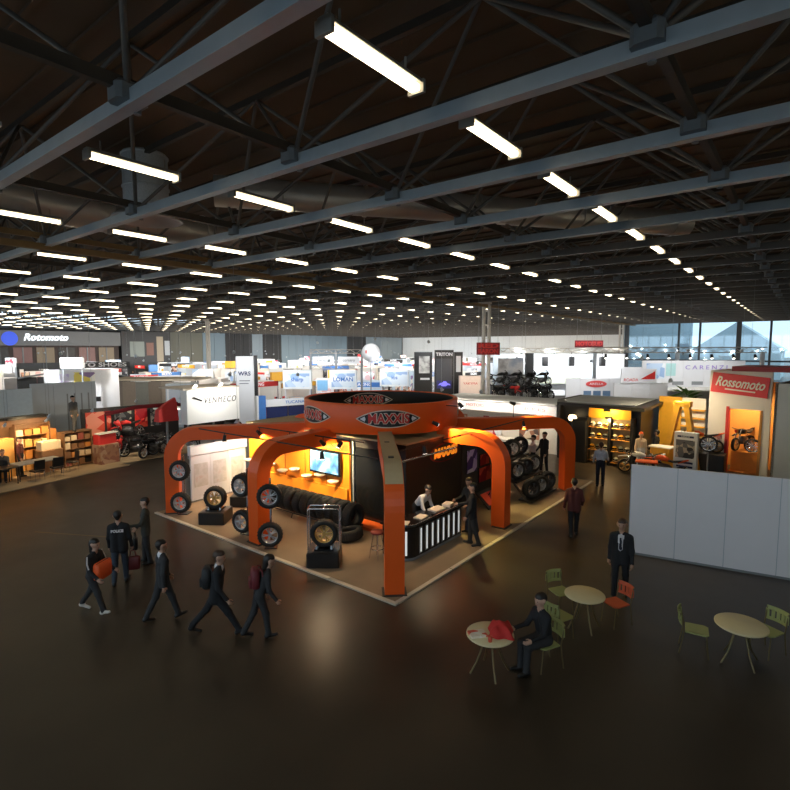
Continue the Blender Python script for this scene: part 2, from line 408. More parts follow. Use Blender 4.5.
# glazed wall at the end of the light rows
M_MULL = mat('dark_mullion', (0.05, 0.055, 0.06), 0.5, 0.3)
win = struct(link('window_1', None, None, (77.2, 0, 0)), 'tall glazed end wall with dark mullions')
M_GLASS = glass_mat('hall_glass', (0.86, 0.93, 0.95), 0.12)
ys = [19.6, 13.2, 10.8, 6.6, 3.4, -0.6, -4.0, -7.2, -10.4]
for a, b in zip(ys, ys[1:]):
    MB().bbox(-0.015, 0.015, b+0.1, a-0.1, 0.6, 9.0).build('pane', M_GLASS, win)
for i, y in enumerate(ys): MB().bbox(-0.14, 0.14, y-(0.12 if i % 3 else 0.26), y+(0.12 if i % 3 else 0.26), 0, 9.2).build('mullion', M_MULL, win)
for z in (0.3, 4.2, 9.1): MB().bbox(-0.10, 0.10, -10.2, 19.6, z-0.1, z+0.1).build('transom', M_MULL, win)
for k in range(12): MB().bbox(0.2, 0.24, -10.2, 0, 5.0+k*0.34, 5.06+k*0.34).build('louvre', M_WPALE, win)
struct(MB().bbox(77.0, 77.4, -10.3, 20, 9.2, 11.75).build('wall_above_window', M_WDARK), 'dark wall band above the glazing')
# what stands outside the glass: a pale gabled shed
shed = thing('gabled_shed', 'pale grey gabled shed standing outside the glazed wall', 'shed', (118, 10.5, -0.31))
M_SHED = mat('shed_sheet', (0.62, 0.70, 0.74), 0.8, var=0.05)
MB().bbox(0, 20, -7, 7, 0, 5.6).build('wall', M_SHED, shed)
MB().prism([(-7.6, 5.6), (7.6, 5.6), (0, 11.0)], 20, Matrix(((0, 0, 1, 0), (1, 0, 0, 0), (0, 1, 0, 0), (0, 0, 0, 1)))).build('roof', mat('shed_roof', (0.50, 0.58, 0.64), 0.8, var=0.05), shed)
# the side of the hall behind the photographer: glazed above the gallery
wb = MB().bbox(-5.3, -5.0, -10.3, 100.4, 0, 2.4).bbox(-5.3, -5.0, -10.3, 100.4, 9.2, 11.75)
for i in range(38): wb.bbox(-5.3, -5.0, -10.3+i*3, -10.1+i*3, 2.4, 9.2)
struct(wb.build('wall_back', M_WPALE), 'gallery side wall with a long window band')
struct(MB().bbox(-5.3, 77.4, -10.6, -10.3, 0, 11.75).build('wall_right', M_WPALE), 'long plain side wall of the hall')
# ================================================================== the orange tyre stand
BX0, BX1, BY0, BY1 = 8.92, 22.9, 6.96, 17.75
M_CARPET = mat('tan_carpet', (0.30, 0.215, 0.135), 0.85, var=0.16, scale=1.3)
plat = struct(link('floor_carpet', None), 'low tan carpeted platform with white edge under the orange stand')
MB().bbox(BX0+0.1, BX1, BY0+0.1, BY1, 0, 0.03).build('carpet', M_CARPET, plat)
M_EDGE = mat('white_edge_trim', (0.66, 0.58, 0.46), 0.4, var=0.15, scale=3)
for i in range(5):
    y0 = BY0 + i*2.158
    MB().bbox(BX0, BX0+0.11, y0+0.012, y0+2.146, 0, 0.04).build('edge_strip', M_EDGE, plat)
for i in range(6):
    x0 = BX0 + 0.11 + i*2.31
    MB().bbox(x0+0.012, x0+2.298, BY0, BY0+0.11, 0, 0.04).build('edge_strip', M_EDGE, plat)
ZB = 0.03
# ---- canopy: ring and eight bent arms
RC = Vector((15.0, 12.4)); RR = 2.82
can = thing('ring_canopy', 'orange ring canopy with oval red lettered logos on eight bent legs', 'canopy', (RC.x, RC.y, 0))
MB().lathe([(RR, 3.02), (RR+0.02, 3.06), (RR+0.02, 3.96), (RR, 4.0), (RR-0.12, 4.0), (RR-0.14, 3.96)], n=72).build('ring', M_ORANGE, can)
MB().lathe([(RR-0.14, 3.97), (RR-0.14, 3.05), (RR-0.10, 3.02), (RR, 3.02)], n=72).build('ring_lining', M_BLACK, can)
def bend_logo(parent, ang, r, z, inner=False):
    """oval logo wrapped on the ring"""
    root = link('logo', None, parent)
    L, Hh = 1.02, 0.24
    def eye(k, kz, n=24):
        top = [(-L*k + 2*L*k*i/n, Hh*kz*(1-abs(-1+2*i/n)**2.2)) for i in range(n+1)]
        return top + [(x, -y) for x, y in reversed(top[1:-1])]
    def wrap(me_v, off):
        out = []
        for x, y, zz in me_v:
            a = ang + (-(x)/r if inner else x/r); rr = r + (-(zz+off) if inner else (zz+off)); out.append((rr*math.cos(a), rr*math.sin(a), z + y))
        return out
    for nm, k, kz, off, m in (('logo_border', 1.06, 1.22, 0.004, mat('logo_pale', (0.75, 0.62, 0.5), 0.5)), ('logo_field', 1.0, 1.08, 0.012, M_BLACK)):
        e = eye(k, kz); n = len(e); h = n//2
        # strips between upper and lower edge so that the shape can bend
        up = e[:h+1]; lo = [e[0]] + list(reversed(e[h:])); lo = lo[:h+1]
        V = []; F = []
        for (x, y), (x2, y2) in zip(up, lo): V += [(x, y, 0.006), (x, -y, 0.006)]
        for i in range(h): F.append((2*i, 2*i+1, 2*i+3, 2*i+2))
        MB().add(wrap(V, off), F).build(nm, m, root)
    for sgn in (-1, 1):
        V = [(sgn*0.92*L, 0, 0), (sgn*0.76*L, 0.085, 0), (sgn*0.73*L, 0, 0), (sgn*0.76*L, -0.085, 0)]
        MB().add(wrap(V, 0.026), [(0, 1, 2, 3)]).build('logo_tip', M_WHITE, root)
    for off, bold, m, nm in ((0.030, 0.030, mat('logo_pale', (0.75, 0.62, 0.5)), 'letter_outline'), (0.040, 0.010, M_RED, 'lettering')):
        me = text_mesh('MAXXIS', 0.40, 0.002, bold); xs = [v.co.x for v in me.vertices]; k = 1.34/(max(xs)-min(xs))
        co = wrap([(v.co.x*k, v.co.y*1.08, v.co.z) for v in me.vertices], off)
        for v, c in zip(me.vertices, co): v.co = c
        me.materials.append(m); link(nm, me, root)
for a, inn in ((-135.5, False), (162, False), (-45, False), (45, False)): bend_logo(can, math.radians(a), RR+0.02, 3.53)
bend_logo(can, math.radians(52), RR-0.14, 3.62, True)
LEGS = [(9.25, 7.25), (9.25, 12.55), (9.25, 17.45), (15.2, 7.3), (21.1, 7.3), (21.1, 12.5), (21.1, 17.4), (15.0, 17.45)]
def arm_path(length, top=3.06, rad=1.05, tk=0.46):
    """outer and inner line of the bent arm in (s, z); s = 0 at the leg's outer face, growing towards the ring"""
    out = [(0, ZB), (0, 0.8), (0, 1.5), (0, top-rad)] + [(rad-rad*math.cos(a), top-rad+rad*math.sin(a)) for a in [PI/2*i/10 for i in range(1, 11)]] + [(length*0.6, top+0.02), (length, top+0.06)]
    ri = rad-tk
    inn = [(tk, ZB), (tk, 0.8), (tk, 1.5), (tk, top-rad)] + [(rad-ri*math.cos(a), top-rad+ri*math.sin(a)) for a in [PI/2*i/10 for i in range(1, 11)]] + [(length*0.6, top-tk), (length, top-tk+0.02)]
    return out, inn
for i, (lx, ly) in enumerate(LEGS):
    d = Vector((RC.x-lx, RC.y-ly)); ln = d.length - RR + 0.25; d.normalize(); q = Vector((-d.y, d.x)); W = 0.23
    out, inn = arm_path(ln)
    def P3(s, z, k): return (lx-RC.x + d.x*s + q.x*k, ly-RC.y + d.y*s + q.y*k, z)
    mb = MB(); loops = []
    for (s0, z0), (s1, z1) in zip(out, inn):
        loops.append([P3(s0, z0, -W), P3(s0, z0, W), P3(s1, z1, W), P3(s1, z1, -W)])
    n = len(loops)
    for j in range(n-1):
        a, b = loops[j], loops[j+1]; topf = j >= n-6
        for k in range(4):
            k2 = (k+1) % 4
            mb.add([a[k], a[k2], b[k2], b[k]], [(0, 1, 2, 3)], 0, False)
    mb.add(loops[0], [(3, 2, 1, 0)]); mb.add(loops[-1], [(0, 1, 2, 3)])
    arm = mb.build('arm', M_ORANGE, can)
    # beige cover plates on the upper side of the arm, with dark lamp holes
    cp = MB(); a0, a1 = out[10], out[-2]
    pts = out[7:]
    cp.add([c for (s, z) in pts for c in (P3(s, z+0.012, -W+0.012), P3(s, z+0.012, W-0.012))],
           [(2*j, 2*j+1, 2*j+3, 2*j+2) for j in range(len(pts)-1)])
    if i in (0,): 
        cp.build('top_cover', M_BEIGE, arm)
        for s in (1.15, ln*0.62): MB().box(P3(s, 3.085, 0.02), (0.14, 0.14, 0.03), math.atan2(d.y, d.x)).build('cable_hole', M_BLACK, arm)
    MB().box(P3(0.18, 0.045, 0), (0.46, 0.58, 0.03), math.atan2(d.y, d.x)).build('foot_plate', M_DSTEEL, arm)
# beige triangular ceiling sails between the arms below the ring
def sail(a0, a1):
    mb = MB(); n = 8; zz = 2.74
    P = []
    for i in range(n+1):
        a = math.radians(a0 + (a1-a0)*i/n); P.append((RR*0.98*math.cos(a), RR*0.98*math.sin(a), 3.0))
    for i in range(n+1):
        a = math.radians(a0 + (a1-a0)*i/n); P.append((RR*0.30*math.cos(a), RR*0.30*math.sin(a), 3.0))
    mb.add(P, [(i, i+1, n+2+i, n+1+i) for i in range(n)])
    mb.build('ceiling_sail', M_BEIGE, can)
for k in range(8): sail(-180+45*k+4, -180+45*k+41)
# tension bar that spans in front of the tower
MB().cyl((-4.4, -3.9, 2.72), (-1.2, -4.0, 2.72), 0.035, n=8).build('lamp_bar', M_CHROME, can)

for p, q in (((11.5, 10.2, 3.0), (11.5, 17.2, 3.0)), ((10.0, 8.4, 3.0), (10.0, 16.6, 3.0)), ((10.6, 8.6, 3.0), (19.6, 8.6, 3.0))):
    MB().cyl(Vector(p)-Vector((RC.x, RC.y, 0)), Vector(q)-Vector((RC.x, RC.y, 0)), 0.02, n=8).build('lamp_rail', M_BLACK, can)

# ---- the core: orange product wall, black tower
WX = 12.75
core = thing('stand_core', 'boxy stand core with glowing orange product wall and black tower', 'display wall', (WX, 9.55, ZB))
MB().bbox(0, 0.16, 2.35, 7.9, 0, 2.62).build('orange_wall', M_ORANGE_WALL, core)
MB().bbox(-0.03, 0.0, 2.35, 7.9, 2.28, 2.62).build('header_band', mat('deep_orange_band', (0.72, 0.12, 0.01), 0.6), core)
lettering('MAXXIS', 0.40, mat('amber_letter', (0.95, 0.5, 0.06), 0.5), core, (-0.05, 4.2, 2.44), '-X', width=2.6, bold=0.015)
MB().bbox(-0.04, 0.0, 5.4, 7.0, 2.33, 2.55).build('header_print', mat('deep_red_print', (0.5, 0.05, 0.01), 0.6), core)
# lower orange skirt swells out as a rounded mound behind the tyres
MB().bbox(-0.12, 0.0, 2.4, 7.85, 0, 1.0).build('skirt_panel', M_ORANGE_WALL, core)
for k in range(5): MB().bbox(-0.02, 0.0, 2.36+k*1.108, 2.375+k*1.108, 1.0, 2.28).build('panel_joint', mat('dark_joint', (0.35, 0.08, 0.01)), core)  # darker orange strip at each panel joint
# black end cabinet facing the aisle
MB().bbox(0, 3.3, 0.0, 2.33, 0, 2.78).build('tower', M_BLACK, core)
MB().bev((-0.03, 1.32, 1.35), (0.06, 1.5, 2.3), 0.02).build('tower_door', M_BLACKG, core)
for y in (0.5, 2.16): MB().bbox(-0.07, 0.0, y-0.03, y+0.03, 0, 2.7).build('door_frame', M_GREY, core)
MB().bbox(-0.6, 0.0, 0.4, 2.2, 0.0, 0.10).build('kick_shelf', mat('orange_red_shelf', (0.7, 0.12, 0.02), 0.4), core)
MB().bbox(-0.05, 3.35, -0.05, 8.0, 2.78, 2.83).build('core_roof', M_BEIGE, core)
# tower lettering
lg = lettering('MAXXIS', 0.42, mat('lit_orange_letter', (0.9, 0.3, 0.02), 0.5, emit=(1.0, 0.28, 0.02), strength=0.7), core, (2.2, -0.05, 2.24), '-Y', width=1.45, bold=0.02, shear=0.15)
for (r, m, dz) in ((0.52, M_DKRED, 0), (0.47, M_BLACK, 0.004)):
    e = [(1.75*r*math.cos(a), 0.62*r*math.sin(a)) for a in [2*PI*i/32 for i in range(32)]]
    MB().prism(e, 0.012+dz, Matrix.Translation((2.2, -0.005, 2.23)) @ Matrix.Rotation(PI/2, 4, 'X')).build('logo_disc', m, core)
# ---- disc shelves on the orange wall (each a little tyre-section dish)
M_DISH = mat('cream_dish', (0.80, 0.62, 0.48), 0.4)
for i in range(8):
    y = 9.55 + 7.62 - i*0.665; z = 1.30 if i % 2 == 0 else 1.16
    o = MB().lathe([(0.001, 0), (0.12, 0.0), (0.19, 0.045), (0.205, 0.08), (0.18, 0.08), (0.12, 0.05), (0.001, 0.05)], n=20).build('dish_shelf', M_DISH, core, (-0.20, y-9.55, z))
    MB().bbox(0.08, 0.22, -0.03, 0.03, 0.0, 0.04).build('dish_bracket', M_CHROME, o)
# ---- television
tv = thing('television', 'flat television with blue picture hung on the orange wall', 'television', (WX-0.16, 12.95, 1.86))
MB().bev((0, 0, 0), (0.09, 1.50, 0.86), 0.02).build('bezel', M_BLACKG, tv)
MB().bbox(-0.052, -0.046, -0.68, 0.68, -0.36, 0.36).build('screen', print_mat('blue_screen_picture', [(0.02, 0.05, 0.16), (0.06, 0.20, 0.55), (0.25, 0.5, 0.8), (0.5, 0.6, 0.7)], 2.6, emit=0.55, kind='noise'), tv)
MB().bbox(0.03, 0.16, -0.2, 0.2, -0.15, 0.15).build('wall_bracket', M_BLACK, tv)

# ---- wheels and tyres
def wheel_parts(t, R=0.34, W=0.22, rim=M_ALLOY, spokes=5, moto=False):
    """axis along local X, centre at the origin"""
    M = Matrix.Rotation(PI/2, 4, 'Y'); ri = R*(0.80 if moto else 0.66); w = W/2
    prof = [(ri, -w*0.8), (ri+0.03*R, -w), (R*0.90, -w), (R*0.98, -w*0.75), (R, -w*0.3), (R, w*0.3), (R*0.98, w*0.75), (R*0.90, w), (ri+0.03*R, w), (ri, w*0.8)]
    ty = MB().lathe(prof, M, 32, closed=False); 
    for i in range(24):
        a = 2*PI*i/24; c, s_ = math.cos(a), math.sin(a)
        ty.box((0, c*R*0.998, s_*R*0.998), (W*0.72, 0.02, 0.014), 0, 0, 0, a)
    ty.build('tyre', M_RUBBER, t)
    rb = MB().lathe([(ri, -w*0.85), (ri*0.93, -w*0.8), (ri*0.90, -w*0.2), (ri*0.90, w*0.3), (ri*0.93, w*0.8), (ri, w*0.85)], M, 32)
    for i in range(spokes):
        a = 2*PI*i/spokes; c, s_ = math.cos(a), math.sin(a)
        for sd in (-1, 1):
            b = a + sd*(0.16 if spokes < 8 else 0.05)
            rb.cyl((-w*0.55, c*R*0.10, s_*R*0.10), (-w*0.62, math.cos(b)*ri*0.93, math.sin(b)*ri*0.93), R*0.055, R*0.045, n=6)
    rb.build('rim', rim, t)
    MB().cyl((-w*0.75, 0, 0), (w*0.3, 0, 0), R*0.15, R*0.13, n=14).build('hub', rim, t)
def wheel(name, label, loc, rz, R=0.34, W=0.22, rim=M_ALLOY, spokes=5, group=None, moto=False, ry=0.0):
    t = thing(name, label, 'wheel', loc, rz, group)
    if ry: t.rotation_euler = (0, ry, rz)
    wheel_parts(t, R, W, rim, spokes, moto); return t
def wheel_pole(loc, rz, label, side):
    t = thing('wheel_pole', label, 'wheel stand', loc, rz)
    MB().cyl((0, 0, 0.02), (0, 0, 2.05), 0.035, n=10).build('pole', M_CHROME, t)
    MB().bev((0, 0, 0.012), (0.36, 0.36, 0.025), 0.006).build('base_plate', M_BLACK, t)
    for z in (0.46, 1.58): MB().cyl((0.02, 0, z), (-0.13, 0, z), 0.03, n=8).build('axle_peg', M_CHROME, t)
# pairs hung beside the legs on the long open side
for (x, y, sd, words, rim) in ((9.55, 16.83, 0, 'by the outer orange leg', M_ALLOY), (9.70, 13.42, 0, 'between the middle leg and plinth', M_ALLOY), (9.42, 11.95, 0, 'between the middle leg and tyre rack', M_ALLOY)):
    rz = {16.83: math.radians(32), 13.42: math.radians(12), 11.95: math.radians(45)}[y]
    wheel_pole((x, y, ZB), rz, 'chrome pole holding two black tyred wheels ' + words, 0)
    for z, up in ((0.46, 'lower'), (1.58, 'upper')):
        off = Vector((-0.25*math.cos(rz), -0.25*math.sin(rz)))
        wheel('alloy_wheel', up + ' black tyred alloy wheel on a pole ' + words, (x+off.x, y+off.y, ZB+z), rz, 0.35, 0.22, rim, 5 if z < 1 else 7, 'alloy wheels on poles beside the orange legs')
# wheels on black pedestals under chrome hoops
def pedestal(x, y, rz, tag_, rim, big=True):
    t = thing('display_pedestal', 'black plinth with chrome hoop ' + tag_, 'pedestal', (x, y, ZB), rz)
    MB().bev((0, 0, 0.20), (0.86, 0.86, 0.40), 0.03).build('plinth', M_BLACK, t)
    MB().bev((0, 0, 0.42), (0.5, 0.5, 0.04), 0.01).build('top_plate', M_BLACKG, t)
    if big:
        hoop = MB()
        for sx in (-0.17, 0.17):
            hoop.tube([(sx, -0.42, 0.40), (sx, -0.42, 1.46), (sx, -0.38, 1.52), (sx, 0.38, 1.52), (sx, 0.42, 1.46), (sx, 0.42, 0.40)], 0.02, 8)
        hoop.build('hoop', M_CHROME, t)
        for yy in (-0.42, 0.0, 0.42):
            MB().tube([(-0.17, yy, 1.5), (0.17, yy, 1.5)], 0.018, 8).build('cross_bar', M_CHROME, t)
        MB().tube([(-0.17, -0.42, 1.12), (0.17, -0.42, 1.12)], 0.018, 8).build('cross_bar', M_CHROME, t)
    for yy in (-0.2, 0.2): MB().cyl((-0.13, yy, 0.46), (0.13, yy, 0.46), 0.03, n=10).build('roller', M_CHROME, t)
    wheel('alloy_wheel', 'gold spoked wheel on the plinth ' + tag_, (x, y, ZB+0.44+0.37), rz, 0.37, 0.26, rim, 6, 'gold wheels on black plinths')
pedestal(9.62, 9.95, math.radians(38), 'with tall hoop nearest the corner leg', M_GOLDRIM)
pedestal(9.75, 15.25, math.radians(35), 'between the outer and middle legs', M_GOLDRIM, False)
pedestal(11.5, 16.1, math.radians(40), 'in front of the white neighbour wall', M_GOLDRIM, False)
wheel('alloy_wheel', 'alloy wheel with fat tyre leaning beside the rear plinth', (11.9, 15.3, ZB+0.37), math.radians(30), 0.37, 0.24, M_ALLOY, 5)
# tyres in a rack in front of the orange wall
rack = thing('tyre_rack', 'dark steel rail rack holding a row of black tyres', 'rack', (11.85, 10.9, ZB))
for x in (-0.28, 0.28):
    MB().tube([(x, -0.1, 0.16), (x, 3.9, 0.16)], 0.022, 8).build('rail', M_DSTEEL, rack)
for y in (0, 1.3, 2.6, 3.8):
    MB().tube([(-0.34, y, 0.0), (-0.28, y, 0.16), (0.28, y, 0.16), (0.34, y, 0.0)], 0.018, 6).build('rack_leg', M_DSTEEL, rack)
def tyre_mesh(R=0.40, W=0.30):
    M = Matrix.Rotation(PI/2, 4, 'X'); w = W/2; ri = R*0.58
    mb = MB().lathe([(ri, -w*0.7), (ri+0.02, -w), (R*0.9, -w), (R*0.98, -w*0.7), (R, -w*0.3), (R, w*0.3), (R*0.98, w*0.7), (R*0.9, w), (ri+0.02, w), (ri, w*0.7), (ri*1.1, w*0.3), (ri*1.1, -w*0.3)], M, 36, closed=True)
    for i in range(30):
        a = 2*PI*i/30; mb.box((math.cos(a)*R, 0, math.sin(a)*R), (0.016, W*0.72, 0.022), 0, 0, -a)
    me = mb.mesh('car_tyre'); me.materials.append(M_RUBBER); return me
ty_me = tyre_mesh()
for i in range(10):
    o = link('car_tyre', ty_me, None, (11.85, 10.95+0.395*i, ZB+0.16+0.36)); o.rotation_euler = (0, random.random()*3, math.radians(random.uniform(-5, 5)))
    tag(o, 'black car tyre standing upright in the rail rack before the orange wall', 'tyre', 'tyres in the rack before the orange wall')
tag(link('car_tyre', ty_me, None, (11.25, 10.55, ZB+0.18)), 'single black tyre lying at the end of the tyre rack', 'tyre').rotation_euler = (math.radians(80), 0, 0.4)

# ---- reception counter
def counter():
    t = thing('reception_counter', 'black curved reception counter with white light bars and glossy top', 'counter', (10.9, 8.1, ZB))
    # plan outline: front along X (towards the aisle), rounded end towards the corner leg
    L = 2.75; D = 0.62
    arc = [(0.42-0.42*math.cos(a), 0.42-0.42*math.sin(a)) for a in [PI/2*i/8 for i in range(0, 9)]]
    outl = [(0, D+0.25), (0, 0.42)] + arc[1:] + [(L, 0), (L, D), (0.62, D), (0.5, D+0.25)]
    MB().prism(outl, 0.92).build('body', M_BLACK, t)
    big = [(x + (-0.05 if x < 0.3 else (0.05 if x > L-0.1 else 0)), y + (-0.06 if y < 0.3 else 0.05)) for x, y in outl]
    MB().prism(big, 0.05, Matrix.Translation((0, 0, 0.92))).build('counter_top', M_BLACKG, t)
    MB().prism([(x*1.004-0.006, y-0.012) for x, y in outl[:11]] + [(L, -0.012), (L, 0.3), (0.5, 0.5)], 0.07).build('kick_plate', M_GREY, t)
    for i in range(8):
        x = 0.60 + i*0.285
        b = MB().bbox(x-0.022, x+0.022, -0.022, 0.0, 0.16, 0.82).build('light_bar', M_LED, t)
        MB().bbox(x-0.075, x+0.075, -0.010, 0.0, 0.12, 0.86).build('bar_frame', M_GREY, b)
    b = MB().box((0.10, 0.13, 0.49), (0.05, 0.03, 0.66), math.radians(-45)).build('light_bar', M_LED, t)
    MB().tube([(x, y, 0.985) for x, y in [(0.0, 0.55), (0.0, 0.42)] + arc[1:] + [(L, 0.0)]], 0.018, 6).build('edge_rail', M_CHROME, t)
counter()
M_PAPER = mat('brochure_paper', (0.78, 0.66, 0.56), 0.5)
for i, (x, y, w, d, h, rz, l) in enumerate(((11.15, 8.42, 0.36, 0.26, 0.03, 0.4, 'brochure stack at the rounded end of the black counter'), (11.9, 8.38, 0.40, 0.28, 0.025, 0.1, 'open brochure in the middle of the black counter'), (12.75, 8.40, 0.5, 0.32, 0.05, -0.1, 'thick brochure stack before the bending man'), (13.3, 8.36, 0.34, 0.26, 0.08, 0.2, 'tall leaflet stack at the far end of the black counter'))):
    tag(MB().bev((0, 0, h/2), (w, d, h), 0.006).build('brochure_stack', M_PAPER, None, (x, y, ZB+0.972), rz), l, 'brochures')
st = thing('bar_stool', 'slim chrome bar stool with dark seat behind the corner leg', 'stool', (10.7, 9.0, ZB))
MB().lathe([(0.001, 0.70), (0.17, 0.70), (0.19, 0.73), (0.17, 0.77), (0.001, 0.78)], n=20).build('seat', mat('dark_red_seat', (0.3, 0.05, 0.03), 0.5), st)
for k in range(4):
    a = PI/4 + PI/2*k; MB().tube([(0.10*math.cos(a), 0.10*math.sin(a), 0.70), (0.22*math.cos(a), 0.22*math.sin(a), 0.0)], 0.014, 6).build('leg', M_CHROME, st)
MB().tube([(0.175*math.cos(a), 0.175*math.sin(a), 0.28) for a in [2*PI*i/16 for i in range(16)]], 0.011, 6, closed=True).build('foot_ring', M_CHROME, st)
# ---- poster panels past the tower
def poster(name, label, loc, w, h, m, face='-Y', tilt=0.0):
    t = thing(name, label, 'poster', loc); 
    t.rotation_euler = (tilt, 0, {'-Y': 0, '-X': -PI/2}[face])
    MB().bev((0, 0.02, 0), (w+0.08, 0.035, h+0.08), 0.008).build('frame', M_BLACK, t)
    MB().bbox(-w/2, w/2, -0.012, 0.0, -h/2, h/2).build('print', m, t); return t
pp = thing('poster_wall', 'dark lattice panel carrying posters beside the black tower', 'display panel', (16.3, 9.64, ZB))
MB().bbox(0, 2.4, 0, 0.08, 0, 2.3).build('panel', mat('charcoal_board', (0.05, 0.045, 0.042), 0.6), pp)
for x in (0.0, 2.4): MB().bbox(x-0.05, x+0.05, -0.02, 0.10, 0, 2.35).build('post', M_DSTEEL, pp)
pv = poster('wall_poster', 'violet and white poster on the dark panel beside the tower', (16.93, 9.6, 1.60), 0.72, 0.85, print_mat('violet_print', [(0.45, 0.3, 0.75), (0.7, 0.55, 0.9), (0.08, 0.03, 0.2), (0.8, 0.75, 0.9)], 2.4))
poster('wall_poster', 'small red poster above the larger red poster on dark panel', (17.92, 9.6, 1.50), 0.7, 0.42, print_mat('red_print', [(0.6, 0.02, 0.015), (0.75, 0.08, 0.04), (0.35, 0.0, 0.01), (0.85, 0.3, 0.2)], 2.2))
poster('wall_poster', 'large red poster low on the dark panel beside the tower', (17.98, 9.6, 0.92), 0.95, 0.55, MATS['red_print'])
af = thing('floor_sign', 'black edged red board leaning low on the stand carpet', 'sign board', (16.9, 8.6, ZB))
M_ = Matrix.Rotation(math.radians(-58), 4, 'X')
bd = MB().box((0, 0.22, 0.30), (1.15, 0.04, 0.75), 0, 0, 0, math.radians(-48)).build('board', M_BLACK, af)
MB().box((0, 0.195, 0.315), (0.85, 0.03, 0.5), 0, 0, 0, math.radians(-48)).build('print', MATS['red_print'], af)
MB().box((0, 0.35, 0.22), (0.05, 0.04, 0.62), 0, 0, 0, math.radians(25)).build('prop', M_BLACK, af)
# ---- bank of big wheels by the outer corner: tiered rack of motorcycle and quad tyres
rk = thing('wheel_bank', 'stepped dark rack for big knobbly wheels near the far orange leg', 'rack', (18.0, 7.9, ZB))
for k, (z, y) in enumerate(((0.12, 0.0), (0.75, 0.62), (1.4, 1.2))):
    MB().bbox(0, 2.4, y-0.25, y+0.3, z-0.06, z).build('shelf', M_BLACK, rk)
for x in (0.05, 2.35): MB().box((x, 0.6, 0.75), (0.06, 0.06, 2.0), 0, 0, 0, math.radians(-43)).build('side_rail', M_DSTEEL, rk)
M_KNOB = mat('grey_knobbly_rubber', (0.035, 0.032, 0.03), 0.7, var=0.4, scale=25)
for k, (z, y, n, words) in enumerate(((0.12, 7.9, 3, 'lowest'), (0.75, 8.52, 3, 'middle'), (1.4, 9.1, 3, 'top'))):
    for i in range(n):
        wheel('quad_wheel', 'fat knobbly wheel on the %s step of the dark wheel rack' % words, (18.45+i*0.78, y, ZB+z+0.36), math.radians(62), 0.36, 0.26, M_ALLOY if (i+k) % 2 else M_DARKRIM, 6, 'knobbly wheels on the %s step' % words)

# ---- lamps of the orange stand: small spot heads under ring and arms, each with its light
def spot_head(loc, target, power, label, col=(1, 0.72, 0.42), spot=1.9, size=0.06, stem=(0, 0, 0.22)):
    t = thing('spotlight', label, 'spotlight', loc, 0, 'spotlights of the orange stand')
    d = (Vector(target)-Vector(loc)).normalized()
    MB().cyl(d*-0.16, d*0.06, 0.05, 0.075, n=12).build('lamp_head', M_BLACK, t)
    MB().cyl(d*0.045, d*0.065, 0.066, n=12).build('lens', M_LAMP, t)
    MB().cyl((0, 0, 0), stem, 0.014, n=6).build('stem', M_BLACK, t)
    p = Vector(loc) + d*0.10
    lamp('SPOT', p, power*STAND_LAMP, col, size, target, spot, head=False)
for y in (11.9, 13.5, 15.1, 16.7):
    spot_head((11.5, y, 2.78), (12.7, y+0.1, 1.75), 480, 'black spotlight aimed at the orange product wall', (1.0, 0.78, 0.42))
spot_head((12.4, 8.6, 2.78), (12.3, 8.2, 1.0), 110, 'black spotlight above the reception counter')
spot_head((10.0, 10.4, 2.78), (9.6, 9.9, 0.6), 120, 'black spotlight above the hooped plinth')
spot_head((10.0, 15.0, 2.78), (10.0, 15.4, 0.4), 150, 'black spotlight above the plinth between the legs')
spot_head((11.5, 16.9, 2.78), (11.6, 16.2, 0.4), 150, 'black spotlight above the plinth by the white wall')
def uplight(loc, target, power, label, col=(1, 0.66, 0.22), spot=1.3):
    t = thing('floor_uplight', label, 'floor lamp', loc); d = (Vector(target)-Vector(loc)).normalized()
    MB().bev((0, 0, 0.02), (0.24, 0.24, 0.04), 0.008).build('base', M_BLACK, t)
    MB().cyl((0, 0, 0.05), Vector((0, 0, 0.10))+d*0.16, 0.06, 0.09, n=14).build('lamp_head', M_BLACK, t)
    MB().cyl(Vector((0, 0, 0.10))+d*0.16, Vector((0, 0, 0.10))+d*0.175, 0.08, n=14).build('lens', M_LAMP, t)
    lamp('SPOT', Vector(loc)+Vector((0, 0, 0.10))+d*0.22, power*STAND_LAMP, col, 0.05, target, spot, head=False)
spot_head((15.05, 8.95, 3.85), (15.16, 8.15, 3.0), 620, 'black spotlight on the ring aimed down at the middle arm', (1.0, 0.80, 0.25), 1.7, stem=(0, 0.65, 0))
spot_head((19.0, 8.95, 3.62), (20.6, 7.75, 2.95), 420, 'black spotlight standing on the far orange arm', (1.0, 0.70, 0.24), 1.3, stem=(0, 0, -0.55))
spot_head((14.3, 9.45, 3.3), (15.1, 8.5, 2.7), 260, 'black spotlight below the ring beside the tower', (1.0, 0.76, 0.24), 1.5, stem=(0.05, 0.2, 0.0))
uplight((10.6, 16.9, ZB), (10.0, 16.9, 2.7), 130, 'black floor uplight below the outer arm by the white wall', (1, 0.6, 0.3))
spot_head((19.2, 8.6, 2.78), (19.2, 8.2, 0.8), 220, 'black spotlight above the wheel rack')
spot_head((11.5, 11.2, 2.78), (10.0, 11.8, 0.5), 120, 'black spotlight above the wheel pole')
